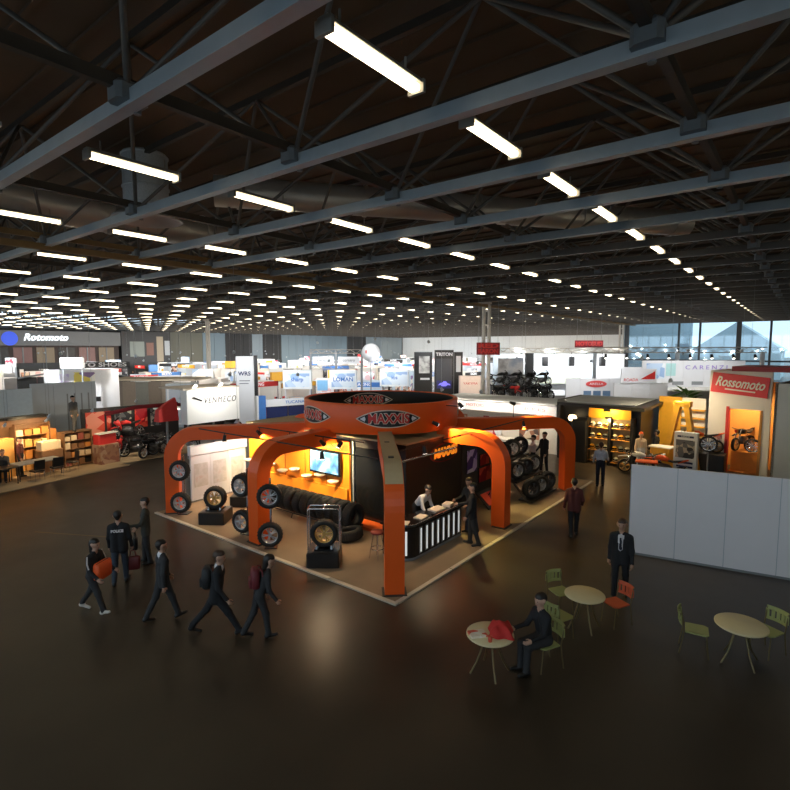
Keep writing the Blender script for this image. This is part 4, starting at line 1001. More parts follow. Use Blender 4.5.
cafe_chair('pale green slatted chair beside the seated man and empty table', (9.95, 3.60, 0), AZ(-20))
cafe_chair('orange red slatted chair beside the feet of the suited man', (11.22, 2.86, 0), AZ(150), mat('orange_red_plastic', (0.55, 0.10, 0.04), 0.5))
cafe_chair('pale green slatted chair facing the table before the white partition', (11.05, 1.36, 0), AZ(-80))
cafe_chair('pale green slatted chair by the table edge near the white partition', (11.85, 0.28, 0), AZ(150))
cafe_chair('pale green slatted chair carrying the seated man in black', (8.85, 3.45, 0), AZ(150))
p15 = person('man in black jacket seated at the café table with red jacket', (8.83, 3.46, 0), AZ(150), BLK, CHAR, seat=0.465, h=1.76, legs=((84, 84), (86, 82)), arms=((40, 8, 50), (34, 8, 56)), lean=10, hair=M_HAIRD, coat=False)
def draped(label, loc, w, d, h, m, rz):
    mb = MB(); n = 14; rnd = random.Random(int(w*1000+d*77)); P = []
    for i in range(n+1):
        for j in range(n+1):
            u, v = -1+2*i/n, -1+2*j/n; e = max(abs(u), abs(v)); bump = (math.sin(u*5+1)*math.cos(v*4) + rnd.uniform(-0.4, 0.4))*0.18*h
            P.append((u*w/2*(1+0.08*math.sin(v*6)), v*d/2*(1+0.08*math.sin(u*5)), max(0.004, h*(1-e**3)+bump*(1-e**4))))
    mb.add(P, [(i*(n+1)+j, (i+1)*(n+1)+j, (i+1)*(n+1)+j+1, i*(n+1)+j+1) for i in range(n) for j in range(n)], 0, True)
    return tag(mb.build('folded_jacket', m, None, loc, rz), label, 'jacket')
draped('crumpled bright red jacket lying on the café table by the seated man', (8.20, 4.02, 0.745), 0.50, 0.42, 0.16, mat('bright_red_cloth', (0.55, 0.03, 0.025), 0.85, var=0.2), 0.5)
tag(MB().bev((0, 0, 0.02), (0.22, 0.30, 0.04), 0.006).build('leaflet_stack', print_mat('leaflet_print', [(0.8, 0.7, 0.55), (0.7, 0.1, 0.05), (0.85, 0.8, 0.7)], 6), None, (7.86, 4.30, 0.745), 0.9), 'red and cream leaflets beside the red jacket on café table', 'leaflets')
tag(MB().lathe([(0.001, 0), (0.032, 0), (0.042, 0.10), (0.040, 0.10), (0.030, 0.006), (0.001, 0.006)], n=16).build('paper_cup', mat('red_paper_cup', (0.6, 0.08, 0.04), 0.5), None, (7.80, 4.02, 0.745)), 'small red paper cup on the café table with leaflets', 'cup')

# ================================================================== black stand with lit wheel cabinets
bs = thing('black_stand', 'black roofed stand with amber lit fascia and two glass cabinets', 'exhibition stand', (26.6, 6.1, 0))
MB().bbox(0.5, 4.6, 0.0, 0.12, 0, 2.9).build('side_wall', M_BLACK, bs); MB().bbox(0.3, 4.6, 3.9, 4.02, 0, 2.9).build('side_wall', M_BLACK, bs)
MB().bbox(0.75, 0.85, 0.1, 4.0, 0, 2.75).build('back_wall', M_BLACK, bs)
MB().prism([(-0.7, -0.4), (4.8, -0.4), (4.8, 4.4), (1.2, 4.4), (-0.2, 3.9)], 0.16, Matrix.Translation((0, 0, 2.86))).build('roof', M_BLACK, bs)
MB().prism([(0.0, 0.2), (4.5, 0.2), (4.5, 4.0), (1.2, 4.0), (0.2, 3.5)], 0.03, Matrix.Translation((0, 0, 3.02))).build('roof_skin', M_GREYP, bs)
MB().bbox(0.05, 0.12, 0.35, 2.35, 2.32, 2.82).build('fascia', M_YELLOW, bs)
for y in (0.28, 1.32, 2.42): MB().bbox(-0.02, 0.45, y-0.06, y+0.06, 0, 2.4).build('pillar', M_BLACK, bs)
for y0, y1 in ((0.36, 1.24), (1.40, 2.34)):
    c = MB().bbox(0.42, 0.46, y0, y1, 0.15, 2.3).build('cabinet_back', mat('cabinet_lining', (0.42, 0.30, 0.16), 0.6), bs)
    for z in (0.16, 0.72, 1.30, 1.86): MB().bbox(0.02, 0.42, y0, y1, z-0.02, z).build('shelf', mat('amber_shelf', (0.75, 0.35, 0.08), 0.4), bs)
for y0, y1, w_ in ((0.36, 1.24, 'narrow'), (1.40, 2.34, 'wide')):
    for zi, z in enumerate((0.16, 0.72, 1.30, 1.86)):
        n = 3 if zi > 0 else 2
        for i in range(n):
            y = y0 + (i+0.5)*(y1-y0)/n
            helmet('small pale helmet on shelf %d up of the lit %s cabinet' % (zi+1, w_), (26.6+0.22, 6.1+y, z), PI, [M_WHITE, M_WHITE2, M_GREY, M_YELLOW][(i+zi) % 4], 'helmets in the lit %s cabinet' % w_)
lamp('AREA', (26.55, 7.45, 2.3), 90, (1, 0.72, 0.35), 1.2, (27.0, 7.45, 0.9), head=False); MB().bbox(-0.14, 0.02, 1.2, 1.5, 2.33, 2.44).build('cabinet_lamp', M_BLACK, bs)
lamp('AREA', (26.1, 7.4, 2.72), 40, (1, 0.65, 0.2), 0.7, (26.7, 7.4, 2.5), head=False); MB().bbox(-0.62, -0.50, 1.15, 1.45, 2.74, 2.86).build('fascia_lamp', M_BLACK, bs)
tag(MB().lathe([(0.001, 0), (0.16, 0.02), (0.22, 0.16), (0.16, 0.30), (0.001, 0.33)], n=20).build('globe_lamp', mat('globe_glow', (0.9, 0.8, 0.6), 0.4, emit=(1, 0.72, 0.35), strength=5), None, (26.75, 9.3, 2.05)), 'glowing amber globe lamp at the corner of the black stand', 'lamp')
tag(MB().cyl((0, 0, 0), (0, 0, 2.05), 0.05, n=10).build('lamp_post', M_BLACK, None, (26.75, 9.3, 0)), 'slim black post under the glowing amber globe', 'post')
tag(MB().bev((0, 0, 1.1), (1.0, 0.7, 2.2), 0.03).build('display_block', M_BLACK, None, (26.9, 8.85, 0)), 'black display block beside the wide lit cabinet', 'display block')

# ================================================================== orange motorcycle stand behind the partition
def arch(label, loc, rz):
    t = thing('display_arch', label, 'arch', loc, rz)
    for s in (-1, 1): MB().box((0, s*0.45, 1.6), (0.35, 0.22, 3.3), 0, 0, 0, s*math.radians(10)).build('arch_leg', M_YELLOW, t)
    MB().bev((0, 0, 3.2), (0.35, 0.75, 0.25), 0.02).build('arch_crown', M_YELLOW, t)
arch('tall amber A-shaped arch above the orange counter', (27.5, 4.4, 0), AZ(-8))
t = thing('demo_counter', 'orange block counter with white top behind the partition', 'counter', (26.7, 5.05, 0), AZ(-8))
MB().bev((0, 0, 0.6), (0.6, 0.85, 1.2), 0.03).build('body', M_YELLOW, t); MB().bev((0, 0, 1.22), (0.75, 1.0, 0.05), 0.01).build('counter_top', M_WHITE2, t)
motorcycle('orange_dirt', 'orange dirt bike on a podium behind the orange counter', (28.2, 3.75, 0.9), AZ(100))
tag(MB().bev((0, 0, 0.45), (1.0, 2.2, 0.9), 0.03).build('bike_podium', M_BLACK, None, (28.2, 3.75, 0)), 'black podium under the orange dirt bike', 'podium')
motorcycle('white_dirt', 'white dirt bike parked beside the amber arch', (25.9, 5.75, 0), AZ(110))
tag(MB().prism([(-0.6, 0.0), (0.6, 0), (0.5, 0.35), (-0.5, 0.35)], 0.05, Matrix.Translation((0, 0, 0.72))).build('bench_top', M_ORANGE, None, (25.5, 5.9, 0)), 'small orange bench top before the white dirt bike', 'bench') if False else None
bt = thing('stool_table', 'low white legged table with orange top before the dirt bike', 'table', (24.9, 5.3, 0), 0.2)
MB().bev((0, 0, 0.78), (0.6, 0.9, 0.06), 0.015).build('table_top', M_ORANGE, bt)
for sx in (-0.24, 0.24):
    for sy in (-0.38, 0.38): MB().cyl((sx, sy, 0), (sx, sy, 0.76), 0.025, n=8).build('leg', M_WHITE, bt)
person('rider mannequin in white and orange suit beside the dirt bike', (26.4, 5.9, 0), AZ(200), cloth('white_orange', (0.7, 0.55, 0.4)), WSH, h=1.78, hair=M_ORANGE)
person('visitor in black jacket looking at the dirt bikes', (27.2, 5.4, 0), AZ(80), BLK, BLK, h=1.82, arms=((20, 8, 40), (10, 8, 30)))
def potted_plant(label, loc, h, r, n=60, seed=1):
    t = thing('potted_plant', label, 'plant', loc); rnd = random.Random(seed)
    MB().lathe([(0.001, 0), (0.20, 0), (0.26, 0.40), (0.28, 0.42), (0.25, 0.42), (0.23, 0.38), (0.001, 0.37)], n=18).build('pot', M_GREY, t)
    MB().tube([(0, 0, 0.35), (0.03, 0.02, h*0.4), (0, 0, h*0.75)], [0.03, 0.025, 0.015], 6).build('stem', M_WOOD, t)
    lf = MB()
    for i in range(n):
        z = h*(0.35+0.65*rnd.random()); a = rnd.random()*6.28; ln = r*(0.5+0.6*rnd.random()); up = rnd.uniform(-0.2, 0.7)
        d = Vector((math.cos(a), math.sin(a), up)).normalized(); s = d.cross(Vector((0, 0, 1))).normalized()*0.09; p = Vector((0, 0, z))
        lf.add([p, p+d*ln*0.5+s+Vector((0, 0, 0.03)), p+d*ln-Vector((0, 0, 0.1*ln)), p+d*ln*0.5-s+Vector((0, 0, 0.03))], [(0, 1, 2, 3)])
    lf.build('leaves', M_LEAF, t)
potted_plant('bushy green plant rising behind the amber arch', (31.6, 4.9, 0), 3.5, 0.95, 110)
# poster column at the end of the partition
t = thing('info_pillar', 'white info pillar with black photo and dark lettering', 'info pillar', (26.0, 3.95, 0), AZ(-8))
MB().bev((0, 0, 1.05), (0.25, 0.95, 2.1), 0.02).build('pillar_body', M_WHITE, t)
MB().bbox(-0.14, -0.125, -0.38, 0.38, 0.95, 1.75).build('photo', print_mat('dark_photo', [(0.02, 0.02, 0.025), (0.12, 0.12, 0.13), (0.4, 0.36, 0.3)], 5), t)
for z in (1.86, 0.7, 0.52): MB().bbox(-0.14, -0.125, -0.33, 0.33, z, z+0.08).build('text_bar', M_NAVY, t)
lettering('HIRSCH', 0.10, M_WHITE, t, (-0.145, 0, 1.90), '-X')

# ================================================================== white stand with the slanting red sign
rs = thing('red_sign_stand', 'tall white stand wall with slanting red sign and orange doorway', 'exhibition stand', (28.75, 3.5, 0), AZ(-8.6))
HW = 4.75
MB().bbox(0, 0.14, -0.80, 0.0, 0, HW).build('wall_pier', M_WHITE2, rs); MB().bbox(0, 0.14, -2.12, -0.80, 3.0, HW).build('wall_head', M_WHITE2, rs); MB().bbox(0, 0.14, -2.45, -2.12, 0, HW).build('wall_pier', M_WHITE2, rs)
MB().bbox(0.14, 3.0, -0.12, 0.0, 0, HW).build('side_wall', M_WHITE2, rs); MB().bbox(1.9, 2.0, -2.4, -0.1, 0, 4.2).build('back_wall', mat('orange_room_wall', (0.75, 0.30, 0.05), 0.6), rs)
MB().bbox(-0.05, 0.2, -0.86, -0.74, 0, 3.1).build('red_post', M_RED, rs)
MB().bbox(-0.03, 0.30, -2.16, -2.06, 0, 3.0).build('amber_jamb', mat('amber_brown_jamb', (0.5, 0.22, 0.04), 0.5), rs)
MB().box((-0.06, -1.22, 4.12), (0.08, 2.25, 0.92), 0, 0, 0, math.radians(5.0)).build('sign_board', mat('sign_red', (0.70, 0.03, 0.04), 0.4), rs)
lettering('Rossomoto', 0.62, M_WHITE2, rs, (-0.12, -1.22, 4.18), '-X', width=1.95, bold=0.012, shear=0.35, tilt=math.radians(-5.0))
MB().box((-0.108, -1.25, 3.86), (0.01, 1.2, 0.06), 0, 0, 0, math.radians(5.0)).build('sign_underline', M_WHITE2, rs)
MB().bbox(-0.35, 2.6, -4.6, -0.95, HW, HW+0.22).build('red_fascia', mat('dark_red_fascia', (0.28, 0.015, 0.025), 0.5), rs)
MB().bbox(0.05, 0.12, -0.62, -0.30, 1.35, 1.75).build('notice', M_DKRED, rs); MB().bbox(-0.012, 0.0, -0.62, -0.26, 1.32, 1.72).build('notice_board', print_mat('notice_print', [(0.45, 0.2, 0.2), (0.2, 0.1, 0.15), (0.6, 0.5, 0.5)], 6), rs)
MB().bbox(0.2, 1.9, -2.1, -0.85, 0.0, 0.03).build('doorway_carpet', mat('amber_carpet', (0.55, 0.20, 0.03), 0.8), rs)
MB().bbox(0.5, 1.2, -2.0, -0.9, 0.03, 0.95).build('door_counter', mat('orange_counter_front', (0.75, 0.27, 0.03), 0.5), rs)
Rm = Matrix.Translation((28.75, 3.5, 0)) @ Matrix.Rotation(AZ(-8.6), 4, 'Z')
motorcycle('black_dirt', 'black dirt bike raised in the orange doorway', Rm @ Vector((0.95, -1.25, 1.0)), AZ(160))
wheel('spoked_wheel', 'thin spoked wheel shown beside the doorway bike', Rm @ Vector((0.45, -1.75, 1.3)), AZ(-5), 0.33, 0.1, M_CHROME, 10, moto=True)
lamp('AREA', Rm @ Vector((0.8, -1.4, 3.6)), 90, (1, 0.78, 0.5), 0.8, Rm @ Vector((1.0, -1.4, 0.5)))
g = thing('grey_stand_box', 'plain pale grey stand wall beside the red sign stand', 'exhibition stand', (26.6, 0.9, 0), AZ(-8.6))
for i in range(5): MB().bbox(0, 0.12, -0.99*(i+1)+0.01, -0.99*i-0.01, 0, 4.35).build('wall_panel', M_GREYP, g)
MB().bbox(0.0, 3.0, -0.10, 0.0, 0, 4.35).build('side_wall', mat('brown_edge_board', (0.12, 0.07, 0.04), 0.6), g)

# ================================================================== white neighbour wall behind the orange stand
t = thing('display_wall', 'low white display wall with faint drawings behind the pedestals', 'display wall', (10.55, 18.05, 0))
for i in range(3): MB().bbox(i*0.82+0.006, i*0.82+0.814, 0, 0.10, 0, 1.72).build('wall_panel', M_WHITE, t)
MB().bbox(-0.03, 2.5, -0.05, 0.15, 1.74, 2.10).build('lit_header', M_WHITE, t)
for i in range(3): MB().bbox(i*0.82+0.12, i*0.82+0.70, -0.012, 0.0, 0.5, 1.4).build('drawing', print_mat('faint_drawing', [(0.68, 0.68, 0.64), (0.62, 0.60, 0.56), (0.72, 0.7, 0.68), (0.66, 0.55, 0.5)], 3, kind='noise'), t)
lamp('AREA', (11.8, 16.9, 2.9), 60, (1, 0.9, 0.75), 0.8, (11.8, 18.0, 1.0))

# ================================================================== white lettered sign with a wheel row
t = thing('lit_sign_box', 'big white sign box with black lettering above a row of wheels', 'sign', (14.5, 25.0, 0))
MB().bev((1.6, 0.3, 2.72), (3.2, 0.6, 1.78), 0.02).build('sign_face', mat('white_sign_vinyl', (0.86, 0.86, 0.84), 0.5, var=0.02), t)
lettering('VENMECO', 0.46, M_BLACK, t, (1.95, -0.02, 3.0), '-Y', width=1.95, bold=-0.004, shear=0.25, space=1.25)
MB().prism([(0, 0), (0.55, -0.22), (0.62, -0.16), (0.12, 0.06)], 0.012, Matrix.Translation((0.28, -0.012, 3.2)) @ Matrix.Rotation(PI/2, 4, 'X')).build('logo_swoosh', M_BLACK, t)
MB().bbox(0.0, 3.25, 0.15, 0.35, 0.9, 1.82).build('dark_band', M_BLACK, t)
for x in (0.1, 1.6, 3.1): MB().bbox(x-0.05, x+0.05, 0.1, 0.2, 0, 1.9).build('post', M_GREY, t)
MB().bbox(-0.1, 3.3, 0.1, 2.6, 3.62, 3.70).build('canopy', mat('cream_canopy', (0.6, 0.52, 0.42), 0.7), t)
for i in range(5):
    wheel('alloy_wheel', 'bright alloy wheel in the row under the white lettered sign', (14.72+i*0.70, 24.98, 1.42), PI/2, 0.27, 0.2, M_ALLOY, 6, 'alloy wheels under the white lettered sign')
lamp('AREA', (16.0, 23.4, 4.4), 130, (1, 0.97, 0.9), 0.8, (16.1, 25.0, 2.7))
for x in (14.9, 16.4): tag(MB().cyl((0, 0, 0), (0.0, -0.25, 0.12), 0.05, 0.08, n=10).build('sign_lamp', M_LAMP, None, (x, 25.0, 3.74)), 'small glowing lamp on top of the white lettered sign', 'lamp', 'lamps on the white lettered sign')

# ================================================================== warm stand on the far aisle (leather and tables)
ls = thing('warm_stand', 'warm lit stand with amber wall panels and dark counter', 'exhibition stand', (2.4, 24.3, 0), AZ(11))
M_TAN = mat('tan_stand_carpet', (0.36, 0.26, 0.15), 0.85, var=0.2, scale=2)
MB().bbox(-2.0, 9.8, 0.0, 5.2, 0, 0.02).build('stand_carpet', M_TAN, ls)
for i in range(8): MB().bbox(-2.0+i*1.2, -2.0+i*1.2+1.19, 3.4, 3.5, 0.02, 2.5).build('wall_panel', [mat('umber_panel', (0.20, 0.10, 0.045), 0.6), mat('amber_wall', (0.70, 0.36, 0.10), 0.6), mat('umber_panel', (0.2, 0.1, 0.045))][i % 3], ls)
MB().bbox(-2.1, 7.75, 3.0, 3.55, 2.5, 2.62).build('top_beam', M_BLACK, ls)
MB().bbox(-2.0, 7.7, 2.95, 3.02, 2.2, 2.5).build('fascia', mat('brown_fascia', (0.16, 0.08, 0.04), 0.6), ls)
Rl = Matrix.Translation((2.4, 24.3, 0)) @ Matrix.Rotation(AZ(11), 4, 'Z')
def block(name, label, cat, p, size, m, rz=0.0, R=None, group=None, mk=None):
    q = (R or Matrix.Identity(4)) @ Vector(p)
    return tag(MB().bev((0, 0, size[2]/2), size, min(size)*0.06).build(name, m, None, q, rz), label, cat, group)
def shelf_unit(label, p, rz, w, h, d, nsh, body, goods, seed=0, cat='shelf', gl='boxed goods'):
    t = thing('shelf_unit', label, cat, p, rz); rnd = random.Random(seed)
    for s in (-1, 1): MB().bbox(s*w/2-0.02, s*w/2+0.02, -d/2, d/2, 0, h).build('side_panel', body, t)
    MB().bbox(-w/2, w/2, d/2-0.02, d/2, 0, h).build('back_panel', body, t)
    for k in range(nsh+1): MB().bbox(-w/2, w/2, -d/2, d/2, 0.08+k*(h-0.10)/nsh-0.02, 0.08+k*(h-0.10)/nsh).build('shelf', body, t)
    return t
def goods_on(t_label, p, rz, w, h, d, nsh, mats, per, seed, gname, group):
    rnd = random.Random(seed); R = Matrix.Translation(p) @ Matrix.Rotation(rz, 4, 'Z')
    for k in range(nsh):
        z = 0.08+k*(h-0.10)/nsh; step = (h-0.10)/nsh
        for i in range(per):
            ww = w/per*0.82; hh = step*rnd.uniform(0.45, 0.8)
            q = R @ Vector((-w/2+(i+0.5)*w/per, -0.02, z))
            o = MB().bev((0, 0, hh/2), (ww, d*0.7, hh), 0.012).build(gname, rnd.choice(mats), None, q, rz); tag(o, t_label, 'box', group)
M_AMB = mat('amber_wall', (0.7, 0.36, 0.1)); M_HONEY = mat('honey_leather', (0.55, 0.22, 0.05), 0.5, var=0.2); M_CREAMB = mat('cream_box', (0.72, 0.58, 0.38), 0.6)
shelf_unit('tall honey brown goods shelf against the warm stand wall', Rl @ Vector((6.9, 3.0, 0.02)), AZ(11), 1.5, 2.3, 0.5, 4, mat('umber_panel', (0.2, 0.1, 0.045)), None)
goods_on('honey coloured box on the tall shelf of the warm stand', Rl @ Vector((6.9, 3.0, 0.02)), AZ(11), 1.5, 2.3, 0.5, 4, [M_HONEY, M_CREAMB, M_AMB], 4, 5, 'goods_box', 'boxes on the warm stand shelf')
for i, (x, y, w_, h_) in enumerate(((5.35, 2.7, 1.15, 1.75), (7.75, 3.05, 0.5, 1.9))):
    block('display_case', ['amber glowing display case below the warm wall', 'honey glowing display case beside the tall goods shelf'][i], 'display case', (x, y, 0.02), (w_, 0.5, h_), [M_AMB, M_HONEY][i], AZ(11), Rl)
block('white_machine', 'white box with two dark dials on the warm stand', 'box', (7.3, 2.3, 1.05), (0.9, 0.45, 0.40), M_CREAMB, AZ(11), Rl)
block('machine_table', 'umber table under the white box with dials', 'table', (7.3, 2.3, 0.02), (1.0, 0.6, 1.03), mat('umber_panel', (0.2, 0.1, 0.045)), AZ(11), Rl)
def low_table(label, p, size, rz, m, leg=M_BLACK):
    t = thing('low_table', label, 'table', p, rz); w_, d, h = size
    MB().bev((0, 0, h-0.02), (w_, d, 0.05), 0.012).build('table_top', m, t)
    for sx in (-1, 1):
        for sy in (-1, 1): MB().cyl((sx*(w_/2-0.07), sy*(d/2-0.07), 0), (sx*(w_/2-0.07), sy*(d/2-0.07), h-0.03), 0.022, n=8).build('leg', leg, t)
    return t
def side_chair(label, p, rz, m, group=None):
    t = thing('side_chair', label, 'chair', p, rz, group)
    MB().bev((0, 0, 0.45), (0.44, 0.44, 0.06), 0.02).build('seat', m, t); MB().box((-0.22, 0, 0.72), (0.04, 0.42, 0.42), 0, 0, math.radians(-8)).build('backrest', m, t)
    for sx in (-0.19, 0.19):
        for sy in (-0.19, 0.19): MB().cyl((sx, sy, 0), (sx, sy, 0.43), 0.015, n=6).build('leg', M_CHROME, t)
low_table('dark grey low table set out in front of the warm stand', Rl @ Vector((6.3, 1.5, 0.02)), (1.9, 0.8, 0.74), AZ(11), M_GREY)
low_table('black low table beside the seated visitors of the warm stand', Rl @ Vector((4.7, 1.3, 0.02)), (1.2, 0.8, 0.74), AZ(11), M_BLACK)
for i, (x, y, a) in enumerate(((4.1, 2.0, -60), (5.2, 2.0, -120), (5.9, 0.75, 90), (6.7, 0.7, 80), (7.7, 1.2, 170))):
    side_chair('black side chair with chrome legs at the warm stand tables', Rl @ Vector((x, y, 0.02)), AZ(11+a), M_BLACK, 'black chairs at the warm stand')
person('seated visitor in black at the black table of the warm stand', Rl @ Vector((4.1, 2.0, 0.02)), AZ(-50), BLK, BLK, seat=0.47, h=1.74, legs=((85, 85), (85, 85)), arms=((40, 8, 50), (40, 8, 50)), lean=8)
person('seated visitor in charcoal facing away at the warm stand', Rl @ Vector((5.2, 2.0, 0.02)), AZ(-110), CHAR, BLK, seat=0.47, h=1.74, legs=((85, 85), (85, 85)), arms=((40, 8, 50), (40, 8, 50)), lean=8, hair=M_HAIRB)
person('visitor in maroon standing beside the amber display case', Rl @ Vector((6.0, 2.2, 0.02)), AZ(-40), MAROON, BLK, h=1.72)
for (x, y, z, tx, ty, pw) in ((5.2, 1.7, 2.45, 5.3, 3.2, 220), (6.9, 1.7, 2.45, 6.9, 3.2, 220), (6.2, 0.2, 2.8, 6.2, 1.5, 120), (8.4, 0.6, 2.8, 8.7, 2.0, 140)):
    lamp('SPOT', Rl @ Vector((x, y, z)), pw, (1, 0.70, 0.36), 0.06, Rl @ Vector((tx, ty, 1.2)), 2.0)
# crate wall and red stall beside it
M_UMB = mat('umber_panel', (0.2, 0.1, 0.045))
shelf_unit('brown wooden goods rack under the grey mannequin', Rl @ Vector((8.55, 2.3, 0.02)), AZ(11), 1.35, 1.72, 0.6, 4, M_WOOD, None)
goods_on('brown or dark goods box on the rack under the mannequin', Rl @ Vector((8.55, 2.3, 0.02)), AZ(11), 1.35, 1.72, 0.6, 4, [M_UMB, M_WOOD, mat('dull_red_box', (0.22, 0.05, 0.03), 0.6), M_BLACK, M_HONEY, M_CREAMB], 4, 9, 'goods_box', 'boxes on the rack under the mannequin')
person('mannequin in grey riding suit standing on the goods rack', Rl @ Vector((8.55, 2.3, 1.70)), AZ(-70), GREYC, GREYC, h=1.70, hair=M_BLACKG)
rs2 = thing('red_stall', 'small red topped stall table with printed cloth front', 'stall', Rl @ Vector((9.6, 1.5, 0)), AZ(11))
MB().bev((0, 0, 0.50), (1.0, 0.7, 1.0), 0.03).build('cloth_front', print_mat('brown_print_cloth', [(0.32, 0.16, 0.09), (0.42, 0.26, 0.16), (0.25, 0.1, 0.06)], 5), rs2)
MB().bev((0, 0.05, 1.25), (0.95, 0.5, 0.5), 0.04).build('red_case', M_RED, rs2); MB().bev((0, -0.1, 1.55), (1.0, 0.4, 0.06), 0.01).build('white_tray', M_WHITE2, rs2)
# motorcycle stand with red roofs
ms = thing('bike_stand', 'dark motorcycle stand with curved red roof edge', 'exhibition stand', (12.4, 27.1, 0), AZ(-3))
MB().bbox(-1.0, 4.4, 3.4, 3.5, 0, 2.5).build('back_wall', M_BLACK, ms); MB().bbox(-1.1, 4.5, -0.3, 3.4, -0.0, 0.026).build('stand_carpet', M_TAN, ms)
MB().tube([(-0.8, 0.6, 2.45), (0.6, 0.1, 2.75), (2.4, 0.0, 2.75), (4.2, 0.5, 2.5)], 0.10, 8).build('roof_edge', M_DKRED, ms)
for k in range(3): MB().bbox(2.6, 4.2, 0.9+k*0.7, 1.4+k*0.7, 2.3-k*0.02, 2.36-k*0.02).build('white_slat', M_WHITE, ms)
for x in (-0.8, 4.2): MB().cyl((x, 0.55, 0), (x, 0.55, 2.5), 0.05, n=8).build('post', M_BLACK, ms)
for k, (x0, x1, z0, z1, m_) in enumerate(((-0.8, 0.5, 1.0, 2.3, 'red_print'), (0.7, 1.6, 1.5, 2.4, 'dark_photo'), (1.8, 2.5, 1.2, 2.3, 'red_print'), (2.7, 3.3, 1.2, 2.2, 'dark_photo'))):
    MB().bbox(x0, x1, 3.36, 3.4, z0, z1).build('poster', MATS[m_], ms)
Rb = Matrix.Translation((12.4, 27.1, 0)) @ Matrix.Rotation(AZ(-3), 4, 'Z')
motorcycle('black_road', 'black road bike in front on the red roofed stand', Rb @ Vector((1.4, 0.3, 0.02)), AZ(200))
motorcycle('red_road', 'red road bike parked beside the red stall', Rb @ Vector((0.2, 1.6, 0.02)), AZ(240))
motorcycle('black_road', 'black road bike parked near the outer orange leg', Rb @ Vector((3.0, 0.6, 0.02)), AZ(160))
motorcycle('black_road', 'black road bike at the rear of the red roofed stand', Rb @ Vector((2.2, 2.2, 0.02)), AZ(190))
pod = block('bike_podium', 'black podium lifting a bike at the red roofed stand', 'podium', (1.0, 2.5, 0.02), (2.4, 0.9, 0.8), M_BLACK, AZ(-3), Rb)
motorcycle('red_road', 'red road bike raised on the black podium', Rb @ Vector((1.0, 2.5, 0.82)), AZ(185))
for (px_, py_, pw) in ((0.6, 0.9, 220), (3.0, 0.9, 200)): lamp('SPOT', Rb @ Vector((px_, py_-0.6, 3.0)), pw, (1, 0.86, 0.66), 0.08, Rb @ Vector((px_, py_+1.2, 1.0)), 2.1)
tag(MB().sweep(None, [[(-0.55, 0, 0), (0.55, 0, 0), (0.55, 0.5, 0), (-0.55, 0.5, 0)], [(-0.5, 0.05, 0.6), (0.5, 0.05, 0.9), (0.5, 0.4, 0.9), (-0.5, 0.4, 0.6)], [(-0.05, 0.1, 0.95), (0.45, 0.1, 1.2), (0.45, 0.3, 1.2), (-0.05, 0.3, 0.95)]]).build('red_sail_sign', M_RED, None, (14.0, 25.9, 2.0), 0.0), 'red angular sail sign beside the white lettered sign', 'sign')
tag(MB().cyl((0, 0, 0), (0, 0, 2.0), 0.06, n=8).build('sail_post', M_GREY, None, (14.0, 26.1, 0)), 'grey post under the red sail sign', 'post')

# more of the orange motorcycle stand
t = thing('orange_back_wall', 'orange and white wall with striped shelves behind the dirt bikes', 'exhibition stand', (30.0, 5.9, 0), AZ(-98))
for k in range(2): MB().bbox(k*1.1, k*1.1+1.08, 0, 0.1, 0, 3.3).build('wall_panel', [M_YELLOW, M_WHITE2][k], t)
for k in range(5): MB().bbox(1.1, 2.2, -0.25, 0.0, 1.0+k*0.42, 1.06+k*0.42).build('shelf', M_YELLOW, t)
lamp('AREA', (27.2, 4.9, 4.2), 130, (1, 0.80, 0.5), 0.8, (28.2, 4.8, 1.2))
wheel('spoked_wheel', 'big spoked wheel on a thin post beside the info pillar', (26.4, 3.15, 1.6), AZ(5), 0.36, 0.09, M_CHROME, 12, moto=True)
motorcycle('orange_dirt', 'orange dirt bike on the floor beside the orange counter', (25.6, 4.7, 0), AZ(75))
for i, (x, y, a) in enumerate(((1.9, 1.1, 215), (0.9, 0.9, 150))):
    motorcycle('black_road', ['black road bike between two bikes under the white slats', 'black road bike close to the red stall'][i], Rb @ Vector((x, y, 0.02)), AZ(a))
tag(MB().cyl((0, 0, 0), (0, 0, 1.6), 0.03, n=8).build('wheel_post', M_GREY, None, (26.46, 3.15, 0)), 'thin grey post carrying the big spoked wheel', 'post')
# ================================================================== named stands of the middle distance
def wall_run(name, label, cat, p, rz, w, h, m, n=None, th=0.1, z0=0.0, group=None):
    """a straight run of wall panels along local X, front face on -Y"""
    t = thing(name, label, cat, p, rz, group); n = n or max(1, round(w/1.2)); s = w/n
    for i in range(n): MB().bbox(i*s+0.008, (i+1)*s-0.008, 0, th, z0, h).build('wall_panel', m if not isinstance(m, list) else m[i % len(m)], t)
    return t
COOL = (0.93, 0.97, 1.0); WARM = (1.0, 0.85, 0.66)
P_WARM = print_mat('warm_goods_print', [(0.75, 0.62, 0.48), (0.35, 0.16, 0.10), (0.85, 0.78, 0.7), (0.12, 0.08, 0.07), (0.6, 0.3, 0.2)], 3.2)
P_COOL = print_mat('cool_poster_print', [(0.75, 0.82, 0.9), (0.35, 0.5, 0.75), (0.85, 0.88, 0.9), (0.55, 0.68, 0.85)], 1.6)
P_RED = print_mat('red_white_print', [(0.8, 0.78, 0.78), (0.6, 0.05, 0.08), (0.85, 0.85, 0.85), (0.75, 0.5, 0.5)], 2.2)
P_DARK = print_mat('dark_goods_print', [(0.03, 0.03, 0.035), (0.10, 0.09, 0.09), (0.35, 0.33, 0.32), (0.02, 0.02, 0.03)], 3.0)
P_YEL = print_mat('yellow_poster_print', [(0.8, 0.75, 0.6), (0.8, 0.62, 0.12), (0.85, 0.82, 0.75), (0.25, 0.15, 0.3)], 1.8)
